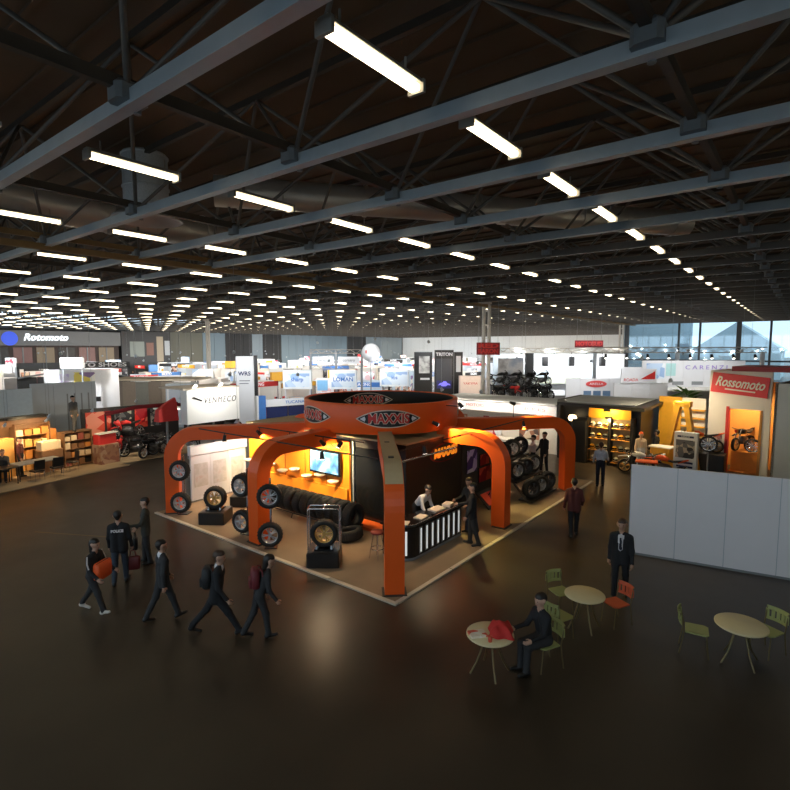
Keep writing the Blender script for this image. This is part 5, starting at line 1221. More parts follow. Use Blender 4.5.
def panel(parent, name, x0, x1, z0, z1, m, y=-0.02):
    return MB().bbox(x0, x1, y, y+0.02, z0, z1).build(name, m, parent)
# pale walls behind the warm stand
wall_run('stand_wall', 'pale blue white stand wall behind the warm stand', 'exhibition stand', (4.5, 34.6, 0), AZ(2), 6.2, 3.5, mat('pale_blue_board', (0.58, 0.66, 0.72), 0.6))
t = wall_run('stand_wall', 'taller pale grey stand wall with narrow door grooves', 'exhibition stand', (10.85, 35.6, 0), AZ(0), 3.6, 3.7, M_GREYP, 3)
for k in range(4): panel(t, 'groove', 1.9+k*0.4, 1.98+k*0.4, 0.2, 3.0, M_GREY)
t = wall_run('poster_stand', 'white poster wall with yellow and violet prints', 'exhibition stand', (13.4, 41.2, 0), AZ(-30), 4.6, 4.3, M_WHITE, 4)
panel(t, 'poster', 0.9, 1.5, 2.9, 4.0, print_mat('violet_strip', [(0.6, 0.5, 0.75), (0.75, 0.7, 0.8)], 2)); panel(t, 'poster', 1.8, 3.1, 2.7, 4.1, P_YEL); panel(t, 'dark_label', 2.0, 3.4, 2.0, 2.35, M_BLACK)
lamp('AREA', (13.4, 38.0, 5.4), 260, COOL, 1.0, (14.8, 40.5, 3.4))
t = thing('lit_box_sign', 'white glowing box sign with faded lettering on posts', 'sign', (13.9, 39.5, 0), AZ(-40))
MB().bev((0.7, 0, 4.8), (1.4, 0.3, 0.7), 0.02).build('box', mat('box_sign_glow', (0.85, 0.83, 0.8), 0.5, emit=(1, 0.95, 0.88), strength=0.8), t)
for x in (0.1, 1.3): MB().cyl((x, 0, 0), (x, 0, 4.5), 0.05, n=8).build('post', M_GREY, t)
t = wall_run('dark_stand', 'black stand with pale lettered fascia beyond the poster wall', 'exhibition stand', (14.5, 50.5, 0), AZ(-14), 8.2, 3.4, M_BLACK, 6)
MB().bbox(0, 8.2, -1.2, -1.1, 4.1, 4.6).build('fascia', M_BLACK, t); lettering('MOTO SHOES', 0.5, M_WHITE, t, (5.6, -1.22, 4.35), '-Y', width=4.6, bold=0.01)
for x in (0.1, 8.1): MB().bbox(x-0.08, x+0.08, -1.2, -1.05, 0, 4.2).build('post', M_BLACK, t)
MB().tube([(0, -1.5, 3.4), (3.0, -1.6, 3.9), (5.5, -1.6, 3.9), (8.2, -1.4, 3.2)], 0.07, 8).build('roof_bow', M_GREY, t)
# brown panelled partition with cream roof
t = wall_run('panelled_stand', 'brown and grey panelled stand side under a cream roof', 'exhibition stand', (19.0, 44.2, 0), AZ(-52), 5.2, 3.1, [mat('brown_grey_board', (0.24, 0.20, 0.17), 0.6), mat('taupe_board', (0.30, 0.25, 0.21), 0.6), mat('grey_green_board', (0.22, 0.23, 0.22), 0.6)], 5)
MB().bbox(-0.6, 7.0, -0.2, 3.6, 3.15, 3.3).build('roof', mat('cream_canopy', (0.6, 0.52, 0.42)), t)
lamp('AREA', (18.0, 37.5, 5.2), 120, WARM, 1.0, (20.8, 42.0, 2.0))
t = thing('white_cabin', 'small pale grey box cabin before the panelled stand', 'cabin', (19.6, 36.6, 0), AZ(-50))
MB().bev((0.9, 0.9, 1.6), (1.8, 1.8, 3.2), 0.03).build('body', M_GREYP, t); MB().bbox(0.1, 1.7, -0.02, 0.0, 0.2, 3.0).build('front_frame', M_WHITE, t); MB().bbox(0.25, 1.55, -0.035, -0.02, 0.35, 2.85).build('front_panel', mat('silver_board', (0.55, 0.57, 0.62), 0.5), t)
# tall white tower with black edge
t = thing('sign_tower', 'tall white sign tower with black edge and small lettering', 'sign tower', (23.1, 33.0, 0), AZ(-40))
MB().bev((0.65, 0.4, 2.6), (1.3, 0.8, 5.2), 0.03).build('body', M_WHITE, t); MB().bbox(1.31, 1.55, 0.05, 0.8, 2.2, 5.25).build('black_edge', M_BLACK, t)
lettering('WRS', 0.42, M_NAVY, t, (0.62, -0.02, 3.9), '-Y', bold=0.01); panel(t, 'text_bar', 0.25, 1.0, 3.35, 3.42, M_GREY); panel(t, 'text_bar', 0.25, 0.9, 3.15, 3.22, M_GREY)
lamp('AREA', (21.2, 30.4, 5.5), 110, COOL, 0.8, (23.4, 32.8, 3.6))
# navy stand with white top and blue column
t = wall_run('navy_stand', 'navy fronted stand with white header and blue column', 'exhibition stand', (20.2, 25.9, 0), AZ(-17), 2.9, 2.2, M_NAVY, 2)
MB().bbox(0, 2.9, -0.1, 0.1, 2.2, 2.65).build('header', M_WHITE, t); lettering('TUCANA', 0.26, M_BLUE, t, (1.9, -0.12, 2.42), '-Y', width=1.3)
MB().bbox(-0.5, -0.05, -0.2, 0.25, 0, 2.9).build('blue_column', M_BLUE, t); MB().bbox(-0.62, -0.5, -0.2, 0.2, 0, 2.9).build('white_edge', M_WHITE, t)
for x in (0.0, 1.45, 2.9): MB().bbox(x-0.03, x+0.03, -0.04, 0, 0, 2.2).build('rail', M_CHROME, t)
MB().bbox(0, 2.9, -0.03, 0, 0.86, 0.94).build('shelf_edge', M_GREYP, t)
lamp('AREA', (20.6, 23.4, 4.2), 70, COOL, 0.8, (21.5, 25.3, 1.8))
# three pale light boxes
for i, (x, y, w_, txt, lab) in enumerate(((25.0, 30.0, 2.1, 'sharp', 'pale blue hanging light box beside the sign tower'), (27.1, 27.3, 2.0, 'LOMAN', 'pale light box with violet lettering and blue square'), (31.4, 26.1, 2.3, 'ios', 'pale light box beside the white globe'))):
    t = thing('light_box', lab, 'sign', (x, y, 0), AZ(-52))
    MB().bev((w_/2, 0.2, 3.5), (w_, 0.4, 1.4), 0.03).build('box', mat('light_box_face', (0.84, 0.87, 0.9), 0.5, var=0.03), t)
    panel(t, 'print', 0.15, w_-0.15, 2.95, 3.95, P_COOL, -0.015); lettering(txt, 0.42, M_BLUE, t, (w_/2, -0.02, 3.5), '-Y', bold=0.006)
    for xx in (0.15, w_-0.15): MB().bbox(xx-0.05, xx+0.05, 0.15, 0.25, 0, 2.82).build('post', M_WHITE, t)
    if i == 1: MB().bbox(-0.9, -0.15, -0.02, 0.1, 2.7, 3.45).build('blue_square', mat('sky_blue_panel', (0.25, 0.55, 0.85), 0.5), t)
    lamp('AREA', (x-1.6, y-1.6, 4.9), 65, COOL, 0.8, (x+0.6, y-0.7, 3.3))
# twin screens on a truss
def truss(t, a, b, s=0.3, r=0.025, m=None):
    a, b = Vector(a), Vector(b); m = m or mat('truss_alu', (0.42, 0.38, 0.32), 0.4, 0.6); d = (b-a).normalized(); q = Vector((0, 0, 1)); u = d.cross(q).normalized()
    for i, (x, z) in enumerate(((-s/2, -s/2), (s/2, -s/2), (s/2, s/2), (-s/2, s/2))): MB().cyl(a+u*x+q*z, b+u*x+q*z, r, n=6).build('truss_chord', m, t)
    n = max(2, int((b-a).length/0.45)); z = MB()
    for i in range(n):
        p, p2 = a.lerp(b, i/n), a.lerp(b, (i+1)/n); sg = 1 if i % 2 else -1
        z.cyl(p-u*s/2+q*sg*s/2, p2-u*s/2-q*sg*s/2, r*0.6, n=4, cap=False); z.cyl(p+u*s/2+q*sg*s/2, p2+u*s/2-q*sg*s/2, r*0.6, n=4, cap=False)
    z.build('truss_lacing', m, t)['kind'] = 'stuff'
t = thing('screen_truss', 'grey truss frame carrying two white sign panels', 'truss', (31.0, 33.5, 0), AZ(-52))
for x in (0, 2.2, 4.4): MB().bbox(x-0.09, x+0.09, -0.09, 0.09, 0, 5.6).build('mast', M_GREY, t)
truss(t, (0, 0, 5.5), (4.4, 0, 5.5)); truss(t, (0, 0, 4.15), (4.4, 0, 4.15))
for x in (0.15, 2.35): MB().bev((x+0.95, -0.05, 4.75), (1.85, 0.08, 0.62), 0.02).build('sign_panel', M_WHITE, t); lettering('corsaro', 0.34, M_GREY, t, (x+0.95, -0.1, 4.75), '-Y', bold=0.004)
lamp('AREA', (29.5, 31.0, 6.2), 150, COOL, 0.8, (32.3, 31.8, 4.6))
# white globe
t = thing('globe_balloon', 'white inflated globe with red mark above the light boxes', 'balloon', (30.0, 25.8, 0))
MB().ball((0, 0, 5.45), 0.70, 24).build('globe', M_WHITE, t); MB().cyl((0, 0, 0), (0, 0, 4.8), 0.04, n=8).build('pole', M_GREY, t)
MB().ball((-0.52, -0.10, 5.5), 0.22, 12, 0, (0.9, 0.8, 1)).build('red_mark', mat('pink_red_mark', (0.75, 0.25, 0.22), 0.5), t)
lamp('AREA', (28.6, 24.2, 6.4), 60, COOL, 0.6, (30, 25.8, 5.4))
# black towers
t = thing('black_tower_stand', 'black exhibition towers with photo panels and blue bike print', 'exhibition stand', (32.0, 23.2, 0), AZ(-52))
for x0, x1, h, nm in ((0, 1.35, 5.5, 'photo_tower'), (1.55, 2.95, 5.65, 'centre_tower'), (3.02, 3.65, 5.5, 'slim_tower')): MB().bbox(x0, x1, 0, 0.6, 0, h).build(nm, M_BLACK, t)
panel(t, 'photo', 0.35, 1.15, 3.9, 5.2, print_mat('pale_photo', [(0.78, 0.76, 0.72), (0.6, 0.58, 0.55), (0.12, 0.1, 0.1)], 2.4, kind='noise')); panel(t, 'lit_label', 0.45, 1.15, 3.4, 3.55, M_WHITE)
panel(t, 'dark_screen', 1.65, 2.85, 3.2, 5.0, mat('dark_slate_screen', (0.05, 0.055, 0.07), 0.3)); lettering('TRITON', 0.34, M_WHITE, t, (2.25, -0.03, 5.32), '-Y', width=1.25, bold=0.012)
bp = panel(t, 'bike_print', 1.7, 2.8, 2.75, 3.35, mat('navy_glow_print', (0.03, 0.03, 0.2), 0.4), -0.03)
MB().prism([(0, 0), (0.18, 0.18), (0.34, 0.2), (0.42, 0.30), (0.62, 0.30), (0.70, 0.18), (0.92, 0.10), (0.95, 0.0), (0.74, 0.04), (0.6, -0.06), (0.3, -0.06), (0.2, 0.04)], 0.012, Matrix.Translation((1.78, -0.03, 2.98)) @ Matrix.Rotation(PI/2, 4, 'X')).build('bike_shape', mat('violet_blue_glow', (0.25, 0.22, 0.9), 0.4, emit=(0.2, 0.18, 0.9), strength=0.8), bp)
panel(t, 'slim_photo', 3.15, 3.5, 4.0, 5.2, M_WHITE)
lamp('AREA', (30.4, 20.8, 6.2), 70, COOL, 0.6, (32.9, 21.8, 4.6))
# pink sign, red hanging sign, black bike stage
t = thing('pink_sign_box', 'pale pink box sign with red lettering in front of the column', 'sign', (31.2, 18.75, 0), AZ(-52))
MB().bev((0.75, 0.3, 3.2), (1.5, 0.6, 1.35), 0.02).build('box', mat('pale_pink_board', (0.85, 0.72, 0.68), 0.5), t); lettering('YAKYMA', 0.22, M_RED, t, (0.75, -0.02, 3.35), '-Y', width=1.0); MB().bev((0.75, 0.3, 1.25), (1.2, 0.5, 2.5), 0.02).build('plinth', M_WHITE2, t)
lamp('AREA', (29.8, 16.6, 4.8), 60, WARM, 0.6, (31.7, 18.2, 3.2))
t = thing('hanging_sign', 'red lettered sign hung round the cream column', 'sign', (34.3, 18.35, 0), AZ(-52))
for z, s in ((5.95, 'RED'), (5.55, 'BARON')): lettering(s, 0.42, M_RED, t, (0.1, -0.1, z), '-Y', width=1.45, bold=0.02)
MB().bbox(-0.75, 0.95, -0.06, -0.02, 5.3, 6.2).build('backing', M_DKRED, t)
for x in (-0.6, 0.8): MB().cyl((x, -0.04, 6.2), (x, -0.04, 9.14), 0.012, n=5).build('wire', M_GREY, t)
t = thing('bike_stage', 'black raised stage with grey backdrop print for the black bikes', 'stage', (35.95, 18.6, 0), AZ(-52))
MB().bev((2.2, -0.6, 1.0), (4.4, 1.6, 2.0), 0.03).build('stage_block', M_BLACK, t); MB().bev((2.2, 0.8, 1.45), (4.4, 1.2, 2.9), 0.03).build('rear_block', M_BLACK, t); MB().bbox(0.6, 2.6, 1.42, 1.5, 2.9, 5.0).build('backdrop', print_mat('sky_backdrop_print', [(0.35, 0.4, 0.5), (0.7, 0.68, 0.68), (0.2, 0.18, 0.18)], 0.9, kind='noise'), t); MB().bbox(2.8, 3.4, 1.42, 1.8, 0, 5.4).build('dark_pillar', M_BLACK, t)
Rs = Matrix.Translation((35.95, 18.6, 0)) @ Matrix.Rotation(AZ(-52), 4, 'Z')
for i, x in enumerate((0.5, 1.3, 2.1, 2.9, 3.7)):
    motorcycle(('black_road', 'red_road')[i == 1], ['black road bike at the column end of the black stage', 'red road bike among the black bikes on the stage', 'black road bike in the middle of the black stage', 'black road bike before the dark pillar of the stage', 'black road bike at the outer end of the black stage'][i], Rs @ Vector((x, -0.6, 2.0)), AZ(-52-60))
for i, x in enumerate((0.6, 1.7, 2.8, 3.8)):
    motorcycle('black_road', ['black road bike on the rear tier by the column', 'black road bike on the rear tier before the grey print', 'black road bike on the rear tier before the dark pillar', 'black road bike at the end of the rear tier'][i], Rs @ Vector((x, 0.8, 2.9)), AZ(-52+20))
# long white fascia stand straight behind the orange stand
t = wall_run('white_fascia_stand', 'long white stand wall with cream lit lower half behind orange stand', 'exhibition stand', (27.6, 18.4, 0), AZ(-90), 8.0, 2.1, M_WHITE2, 7)
MB().bbox(-0.4, 8.1, -0.5, 0.2, 2.15, 2.72).build('fascia', mat('cool_white_fascia', (0.74, 0.74, 0.80), 0.5), t)
for x, s in ((3.2, 'MOTORS'), (6.9, 'BIKES')): lettering(s, 0.24, mat('dusty_rose_letter', (0.55, 0.25, 0.30), 0.5), t, (x, -0.52, 2.45), '-Y', width=1.2)
MB().bbox(0.3, 8.1, -0.6, 3.0, 2.72, 2.78).build('roof', M_GREYP, t)
for k in range(3): panel(t, 'poster', 1.2+k*2.3, 2.4+k*2.3, 0.7, 1.8, P_RED if k == 1 else P_WARM, -0.03)
for k in range(3): lamp('AREA', (26.0, 16.8-k*2.6, 3.3), 70, WARM, 0.7, (27.6, 16.6-k*2.6, 1.2))
low_table('white table with goods before the long fascia stand', (25.9, 13.0, 0), (0.9, 2.0, 0.9), 0, M_WHITE2, M_GREY)
block('goods_crate', 'white goods crate on the floor by the pink shirted man', 'crate', (24.8, 10.4, 0), (0.7, 0.6, 1.0), M_WHITE2)
# big white stand with hanging loudspeakers
t = thing('white_hall_stand', 'wide white hall stand with high banner wall and lighting truss', 'exhibition stand', (47.0, 24.4, 0), AZ(-52))
for i in range(9): MB().bbox(i*1.45, i*1.45+1.43, 0, 0.15, 0.0, 5.2).build('banner_panel', M_WHITE if i % 3 else mat('pale_blue_board', (0.58, 0.66, 0.72)), t)
MB().bbox(0, 13.0, -3.5, -3.4, 0, 1.4).build('front_rail', M_WHITE, t); MB().bbox(1.0, 12.0, -2.5, -1.0, 0.0, 0.5).build('podium', M_GREYP, t)
MB().bbox(2.6, 8.6, -0.6, 0.0, 2.3, 2.9).build('header', mat('pale_green_header', (0.6, 0.62, 0.5), 0.5), t)
truss(t, (-0.5, -2.6, 5.6), (13.4, -2.6, 5.6), 0.35, 0.03)
lettering('MOTOSUD', 0.55, M_RED, t, (9.4, -0.2, 6.2), '-Y', width=2.6, bold=0.02); MB().bbox(8.0, 10.8, -0.15, -0.1, 5.85, 6.55).build('red_header', M_DKRED, t)
for x in (8.2, 10.6): MB().cyl((x, -0.12, 6.55), (x, -0.12, 9.1), 0.015, n=5).build('wire', M_GREY, t)
Rw = Matrix.Translation((47.0, 24.4, 0)) @ Matrix.Rotation(AZ(-52), 4, 'Z')
for i, x in enumerate((1.9, 4.4, 6.9, 9.8)):
    q = Rw @ Vector((x, -2.6, 0)); t2 = thing('hanging_loudspeaker', 'black loudspeaker hung from the truss of the wide white stand', 'loudspeaker', (q.x, q.y, 4.1), AZ(-52), 'loudspeakers on the white stand truss')
    MB().bev((0, 0, 0.45), (0.5, 0.5, 0.9), 0.06).build('cabinet', M_BLACK, t2); MB().bbox(-0.2, 0.2, -0.27, -0.25, 0.1, 0.8).build('grille', M_BLACK, t2); MB().cyl((0, 0, 0.9), (0, 0, 1.3), 0.03, n=6).build('yoke', M_BLACK, t2)
for x in (2.0, 5.0, 8.0, 11.0): lamp('AREA', Rw @ Vector((x, -3.4, 5.3)), 230, COOL, 1.2, Rw @ Vector((x, 0.2, 2.4)))
for i, (x, y, k) in enumerate(((2.5, -1.7, 'blue_road'), (5.0, -1.7, 'white_dirt'), (7.6, -1.7, 'blue_road'), (10.2, -1.7, 'white_dirt'))):
    motorcycle(k, ['blue road bike on the white stand podium by the pillar end', 'white dirt bike between two blue bikes on the podium', 'blue road bike in the middle of the white podium', 'white dirt bike at the glazed wall end of the podium'][i], Rw @ Vector((x, y, 0.5)), AZ(-52-70))
# stands towards the glazed wall
t = thing('truss_gate', 'sand coloured lighting truss on masts before the glazed wall', 'truss', (43.0, 13.5, 0), AZ(-58))
truss(t, (0, 0, 5.65), (13.0, 0, 5.65), 0.4, 0.035)
for x in (0.2, 6.5, 12.8): MB().bbox(x-0.12, x+0.12, -0.12, 0.12, 0, 5.45).build('mast', M_GREYP, t)
Rt = Matrix.Translation((43.0, 13.5, 0)) @ Matrix.Rotation(AZ(-58), 4, 'Z')
for i in range(8):
    q = Rt @ Vector((1.0+i*1.6, -0.1, 5.1)); t2 = thing('truss_lamp', 'black spotlight clamped under the sand coloured truss', 'spotlight', q, 0, 'spotlights under the sand coloured truss')
    MB().cyl((0, 0, 0.2), (-0.12, -0.06, -0.1), 0.09, 0.12, n=10).build('lamp_head', M_BLACK, t2); MB().cyl((-0.122, -0.062, -0.105), (-0.13, -0.066, -0.125), 0.10, n=10).build('lens', M_LAMP, t2)
t = wall_run('banner_stand', 'white banner wall with spaced violet lettering near the glazing', 'exhibition stand', (40.6, 9.2, 0), AZ(-52), 7.4, 4.9, M_WHITE, 5)
lettering('CARENZI', 0.42, mat('violet_letter', (0.35, 0.25, 0.6), 0.5), t, (4.6, -0.03, 4.4), '-Y', width=3.0, space=1.5); panel(t, 'poster', 0.3, 1.6, 3.6, 4.7, P_COOL); panel(t, 'teal_panel', 1.7, 2.4, 3.8, 4.7, mat('pale_teal', (0.45, 0.7, 0.68), 0.5))
for k in range(3): panel(t, 'dark_label', 2.2+k*1.4, 3.0+k*1.4, 3.15, 3.4, M_GREY)
MB().bbox(-0.2, 7.6, -3.0, 0.0, 2.9, 3.0).build('roof', M_WHITE2, t)
for x in (1.5, 5.0): lamp('AREA', Vector((40.6, 9.2, 5.6)) + Vector((math.cos(AZ(-52))*x-2.4, math.sin(AZ(-52))*x-1.9, 0)), 70, COOL, 1.0, (40.6+x*0.62, 9.2-x*0.79, 3.2))
t = wall_run('red_white_stand', 'white stand with red and white sign panel beside the black stand roof', 'exhibition stand', (34.4, 9.4, 0), AZ(-52), 3.4, 3.6, M_WHITE, 3)
MB().bbox(0.4, 2.6, -0.1, 0.0, 3.6, 4.5).build('sign_panel', M_WHITE, t); MB().prism([(0.2, 0.1), (1.1, 0.6), (1.1, 0.1)], 0.03, Matrix.Translation((1.4, -0.1, 3.75)) @ Matrix.Rotation(PI/2, 4, 'X')).build('red_wedge', M_RED, t); lettering('ROADA', 0.26, M_RED, t, (1.0, -0.12, 3.8), '-Y')
lamp('AREA', (32.4, 7.4, 5.2), 70, COOL, 1.0, (35.0, 8.4, 3.0))
t = wall_run('red_oval_stand', 'white stand with red oval sign and blue door panels', 'exhibition stand', (37.5, 13.6, 0), AZ(-52), 4.2, 3.6, M_WHITE, 4)
MB().prism([(0.75*math.cos(a), 0.24*math.sin(a)) for a in [2*PI*i/24 for i in range(24)]], 0.05, Matrix.Translation((2.2, 0.0, 3.2)) @ Matrix.Rotation(PI/2, 4, 'X')).build('oval_sign', mat('red_oval', (0.7, 0.08, 0.08), 0.4), t); lettering('ARELLA', 0.22, M_WHITE, t, (2.2, -0.06, 3.2), '-Y', width=1.0)
for k in range(3): panel(t, 'blue_door', 1.3+k*0.7, 1.85+k*0.7, 0.8, 2.7, mat('slate_blue', (0.12, 0.2, 0.32), 0.5))
lamp('AREA', (35.5, 11.2, 4.9), 90, COOL, 1.0, (38.6, 12.4, 2.2))

# shop front far under the end wall
t = thing('shop_front', 'distant grey shop front with glowing white lettering and dark windows', 'shop front', (24, 98.2, 0))
MB().bbox(0, 20.5, 0, 1.5, 6.2, 8.6).build('fascia', mat('slate_fascia', (0.20, 0.21, 0.22), 0.5), t)
MB().bbox(0, 20.5, 0.9, 1.5, 0, 6.2).build('shop_wall', mat('umber_shop_wall', (0.07, 0.05, 0.045), 0.7), t)
lettering('Rotomoto', 1.5, mat('lit_white_letter', (0.9, 0.9, 0.9), 0.5, emit=(0.85, 0.95, 1.0), strength=2.0), t, (8.6, -0.06, 7.5), '-Y', width=6.4, bold=0.03, shear=0.3)
MB().prism([(1.1*math.cos(a), 1.1*math.sin(a)) for a in [2*PI*i/24 for i in range(24)]], 0.1, Matrix.Translation((3.6, 0, 7.3)) @ Matrix.Rotation(PI/2, 4, 'X')).build('blue_disc', mat('lit_blue', (0.03, 0.07, 0.5), 0.4, emit=(0.03, 0.1, 0.8), strength=0.7), t)
for k, x in enumerate((1.0, 4.2, 7.4, 10.6, 13.8, 17.0)):
    w_ = MB().bbox(x, x+2.6, 0.8, 0.9, 2.6, 5.9).build('shop_window', [M_BLACK, mat('rose_brown_window', (0.25, 0.12, 0.11), 0.4), mat('tan_window', (0.32, 0.25, 0.17), 0.5)][k % 3], t)
    MB().bbox(x+1.2, x+1.4, 0.72, 0.8, 2.6, 5.9).build('window_bar', M_GREY, w_)
t = thing('display_facade', 'dark far facade with pale picture panels under the end wall', 'facade', (44.8, 98.6, 0))
MB().bbox(0, 9.4, 0, 1.2, 0, 8.9).build('wall', M_BLACK, t)
for x0, x1, z0, z1, m in ((1.5, 4.2, 4.2, 7.0, mat('grey_green_print', (0.28, 0.32, 0.30), 0.5)), (4.6, 6.0, 4.4, 6.8, mat('rust_print', (0.25, 0.12, 0.09), 0.5)), (6.6, 7.9, 3.2, 8.0, mat('sand_print', (0.45, 0.38, 0.28), 0.5)), (8.2, 9.2, 4.4, 7.2, M_GREYP)): panel(t, 'picture_panel', x0, x1, z0, z1, m)

# ================================================================== everyday stands filling the hall floor
KINDS_ = [('white', M_WHITE), ('cream', M_WHITE2), ('pale grey', M_GREYP), ('black', M_BLACK), ('pale blue', mat('pale_blue_board', (0.58, 0.66, 0.72)))]
FASC = [('red', M_RED), ('blue', M_BLUE), ('white', M_WHITE), ('black', M_BLACK), ('amber', M_YELLOW), ('grey', M_GREY)]
taken = [(32, 22, 5), (27.6, 14.5, 5), (31, 33, 3.0), (26, 29, 3.0), (36.5, 18.4, 4.5), (51, 19.5, 7), (47, 8, 5.5), (43.5, 7, 4.5), (35.8, 8.2, 3.2), (38.7, 12, 3.2), (28.5, 7.7, 4.2), (29.5, 2, 5), (27, 26.5, 3), (21.5, 25.8, 3), (23.6, 32.5, 2.5), (20.6, 42, 4.5), (20, 36.3, 2.6), (18, 49, 6), (15, 40, 4), (12, 35.6, 4), (6.5, 34.6, 4), (16, 25.5, 3), (14, 28.5, 3.6), (31.5, 25, 2.6), (34.8, 18.7, 2), (34.8, 55, 2)]
rnd = random.Random(21)
texts = ['MOTO', 'RIDE', 'BIKE', 'RACING', 'SPORT', 'GP', 'CROSS', 'SPEED', 'ROAD', 'CUSTOM', 'TRIAL', 'TOURING']
tm = {}
def quick_text(s, m):
    if (s, m.name) not in tm:
        me = text_mesh(s, 0.42, 0.006, 0.008); me.materials.append(m); tm[s, m.name] = me
    return tm[s, m.name]
stands = []
gx = 0
xx = 22.0
while xx < 76:
    yy = 9.0
    while yy < 96:
        x = xx + rnd.uniform(-1.0, 1.0); y = yy + rnd.uniform(-1.2, 1.2)
        w = x*camf.x + y*camf.y; l = x*camf.y - y*camf.x
        ok = w > 26 and abs(l) < w*0.74 + 3 and all((x-a)**2 + (y-b)**2 > (r+2.2)**2 for a, b, r in taken) and not (x > 72 and y < 22) and not (y < 12 and x < 33)
        if ok: stands.append((x, y, w))
        yy += 6.2
    xx += 6.0
xx = 82.0
while xx < 126:
    yy = 26.0
    while yy < 95:
        x = xx + rnd.uniform(-1.5, 1.5); y = yy + rnd.uniform(-1.5, 1.5); w = x*camf.x + y*camf.y; l = x*camf.y - y*camf.x
        if abs(l) < w*0.45: stands.append((x, y, w))
        yy += 9.5
    xx += 9.5
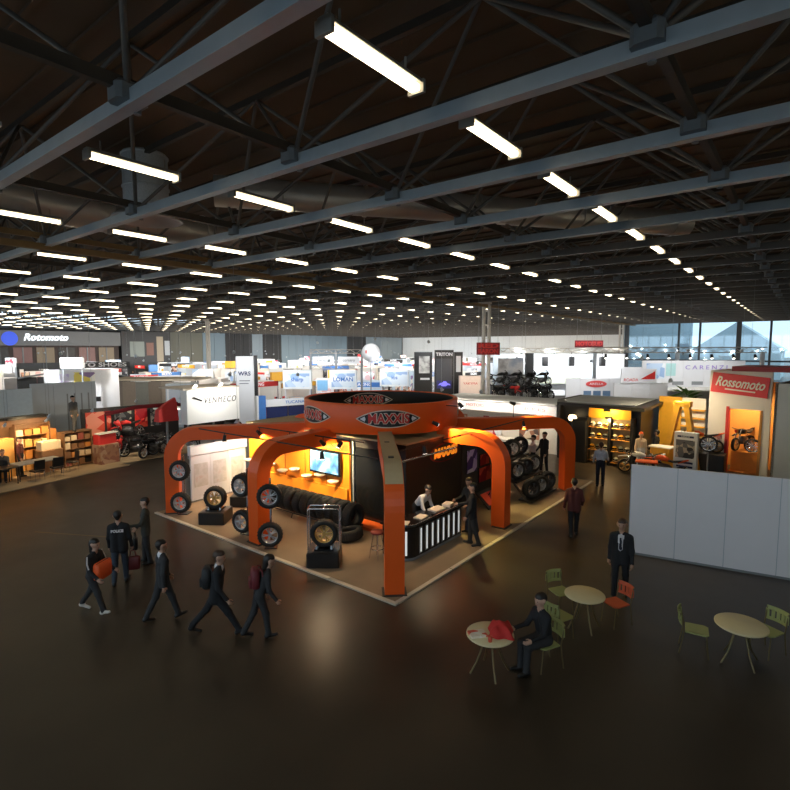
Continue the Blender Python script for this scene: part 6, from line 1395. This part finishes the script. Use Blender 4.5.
# a few further ones on the near-left rows
for x, y in ((13.5, 56), (8, 45), (2.5, 40), (19, 58), (11, 66), (16, 75), (22, 84), (8, 53), (27, 62), (24, 70), (30, 80), (15, 88)): stands.append((x, y, x*camf.x+y*camf.y))
man_a = person('visitor in black jacket standing among the middle stands', (25.2, 20.2, 0), AZ(120), BLK, DENIM, h=1.78, vox=0.03, fingers=False, group='dark visitors among the stands')
man_b = person('visitor in white shirt standing among the middle stands', (24.6, 22.5, 0), AZ(-40), WSH, CHAR, h=1.76, vox=0.03, fingers=False, group='white shirted visitors among the stands')
man_c = person('visitor in maroon top standing among the middle stands', (26.0, 23.5, 0), AZ(60), MAROON, DENIM, h=1.70, vox=0.03, fingers=False, hair=M_HAIRB, group='maroon visitors among the stands')
def build_stand(i, x, y, w):
    kn, km = KINDS_[rnd.choices(range(5), (5, 4, 2, 1.2, 2))[0]]; fn, fm = FASC[rnd.randrange(6)]
    W_, D_ = rnd.uniform(3.6, 5.2), rnd.uniform(2.6, 3.8); H_ = rnd.choice((2.5, 2.5, 2.8, 3.2, 3.6)); rz = math.radians(rnd.choice((-90, -90, 0, 0, -52)))
    far_ = w > 60; s = rnd.choice(texts)
    lab = '%s walled stand with %s fascia lettered %s' % (kn, fn, s)
    t = thing('exhibition_stand', lab, 'exhibition stand', (x, y, 0), rz, 'stands with %s walls and %s fascia lettered %s' % (kn, fn, s))
    n = 3 if not far_ else 2
    for k in range(n): MB().bbox(-W_/2+k*W_/n+0.01, -W_/2+(k+1)*W_/n-0.01, D_/2-0.08, D_/2, 0, H_).build('back_wall', km, t)
    sd = rnd.choice((-1, 1)); MB().bbox(sd*W_/2-0.04, sd*W_/2+0.04, -D_/2*rnd.uniform(0, 1), D_/2, 0, H_).build('side_wall', km, t)
    MB().bbox(-W_/2, W_/2, -D_/2, D_/2, 0, 0.02).build('stand_carpet', [M_TAN, M_GREY, mat('blue_carpet', (0.06, 0.09, 0.18), 0.9), mat('red_carpet', (0.22, 0.03, 0.03), 0.9)][rnd.randrange(4)], t)
    if rnd.random() < 0.75:
        fo = MB().bbox(-W_/2, W_/2, -D_/2, -D_/2+0.06, H_-0.45, H_).build('fascia', fm, t)
        o = link('lettering', quick_text(s, M_BLACK if fn == 'white' else M_WHITE), fo, (0, -D_/2-0.01, H_-0.22)); o.rotation_euler = (PI/2, 0, 0)
        for sx in (-1, 1): MB().bbox(sx*(W_/2-0.05)-0.04, sx*(W_/2-0.05)+0.04, -D_/2, -D_/2+0.07, 0, H_).build('post', M_CHROME if rnd.random() < 0.5 else km, t)
    for k in range(rnd.choice((1, 2, 3))):
        px = -W_/2+0.5+k*1.4
        MB().bbox(px, px+rnd.uniform(0.7, 1.2), D_/2-0.11, D_/2-0.085, 0.7, rnd.uniform(1.7, H_-0.2)).build('poster', rnd.choice((P_WARM, P_COOL, P_RED, P_DARK, P_YEL)), t)
    if rnd.random() < 0.45:
        MB().bev((rnd.uniform(-0.8, 0.8), D_/2-0.3, H_+0.45), (rnd.uniform(1.0, 2.2), 0.25, 0.9), 0.02).build('top_sign', rnd.choice((M_WHITE, P_COOL, P_RED, fm)), t)
    R = Matrix.Translation((x, y, 0)) @ Matrix.Rotation(rz, 4, 'Z')
    # counter and goods are things of their own
    c = thing('stand_counter', '%s counter on the %s walled stand lettered %s' % (fn, kn, s), 'counter', R @ Vector((rnd.uniform(-1, 1), -D_/2+0.6, 0.02)), rz, 'counters on stands lettered %s' % s)
    MB().bev((0, 0, 0.5), (1.2, 0.5, 1.0), 0.02).build('body', fm, c); MB().bev((0, 0, 1.02), (1.3, 0.6, 0.05), 0.01).build('counter_top', M_WHITE, c)
    if not far_ or i % 2:
        for k in range(3 if not far_ else 1):
            q = R @ Vector((rnd.uniform(-W_/2+0.5, W_/2-0.5), rnd.uniform(-0.2, D_/2-0.5), 0.02)); hh = rnd.uniform(0.5, 1.6)
            g = thing('goods_display', 'small %s goods display on the %s walled stand lettered %s' % (['tall', 'low', 'squat'][k], kn, s), 'display', q, rz, 'goods displays on stands lettered %s' % s)
            gm = rnd.choice((M_WHITE2, M_BLACK, M_RED, P_WARM, P_DARK, M_WOOD, P_RED)); MB().bev((0, 0, hh/2), (0.6, 0.45, hh), 0.02).build('body', gm, g)
            for zz in range(3): MB().ball((-0.18+0.18*zz, 0, hh+0.10), 0.11, 8).build('product', rnd.choice((M_WHITE, M_RED, M_BLACK, M_CHROME)), g)
    lamp('AREA', R @ Vector((0, -D_/2-0.6, H_+1.6)), (150 if w < 60 else (230 if w < 85 else 420))*rnd.uniform(0.6, 1.4), COOL if rnd.random() < 0.62 else WARM, 0.9, R @ Vector((0, D_/2, H_*0.55)))  # added stand light, stronger far off to brighten the end of the hall
    if rnd.random() < 0.55:
        src, lb = rnd.choice(((man_a, 'dark'), (man_b, 'white'), (man_c, 'maroon')))
        copy_tree(src['obj'], R @ Vector((rnd.uniform(-1.4, 1.4), -D_/2-rnd.uniform(0.3, 1.0), 0)), rnd.uniform(0, 6.28))
    if w < 58 and rnd.random() < 0.22:
        k_ = rnd.choice(('black_road', 'red_road', 'blue_road', 'white_dirt'))
        motorcycle(k_, '%s bike parked on an everyday stand in the hall' % k_.replace('_', ' '), R @ Vector((rnd.uniform(-1, 1), 0.0, 0.02)), rnd.uniform(0, 6.28), '%s bikes on everyday stands' % k_.replace('_', ' '))
keep = []
for x, y, w in stands:
    if all((x-a)**2 + (y-b)**2 > 5.4**2 for a, b, _ in keep) and y < 94: keep.append((x, y, w))
for i, (x, y, w) in enumerate(keep): build_stand(i, x, y, w)
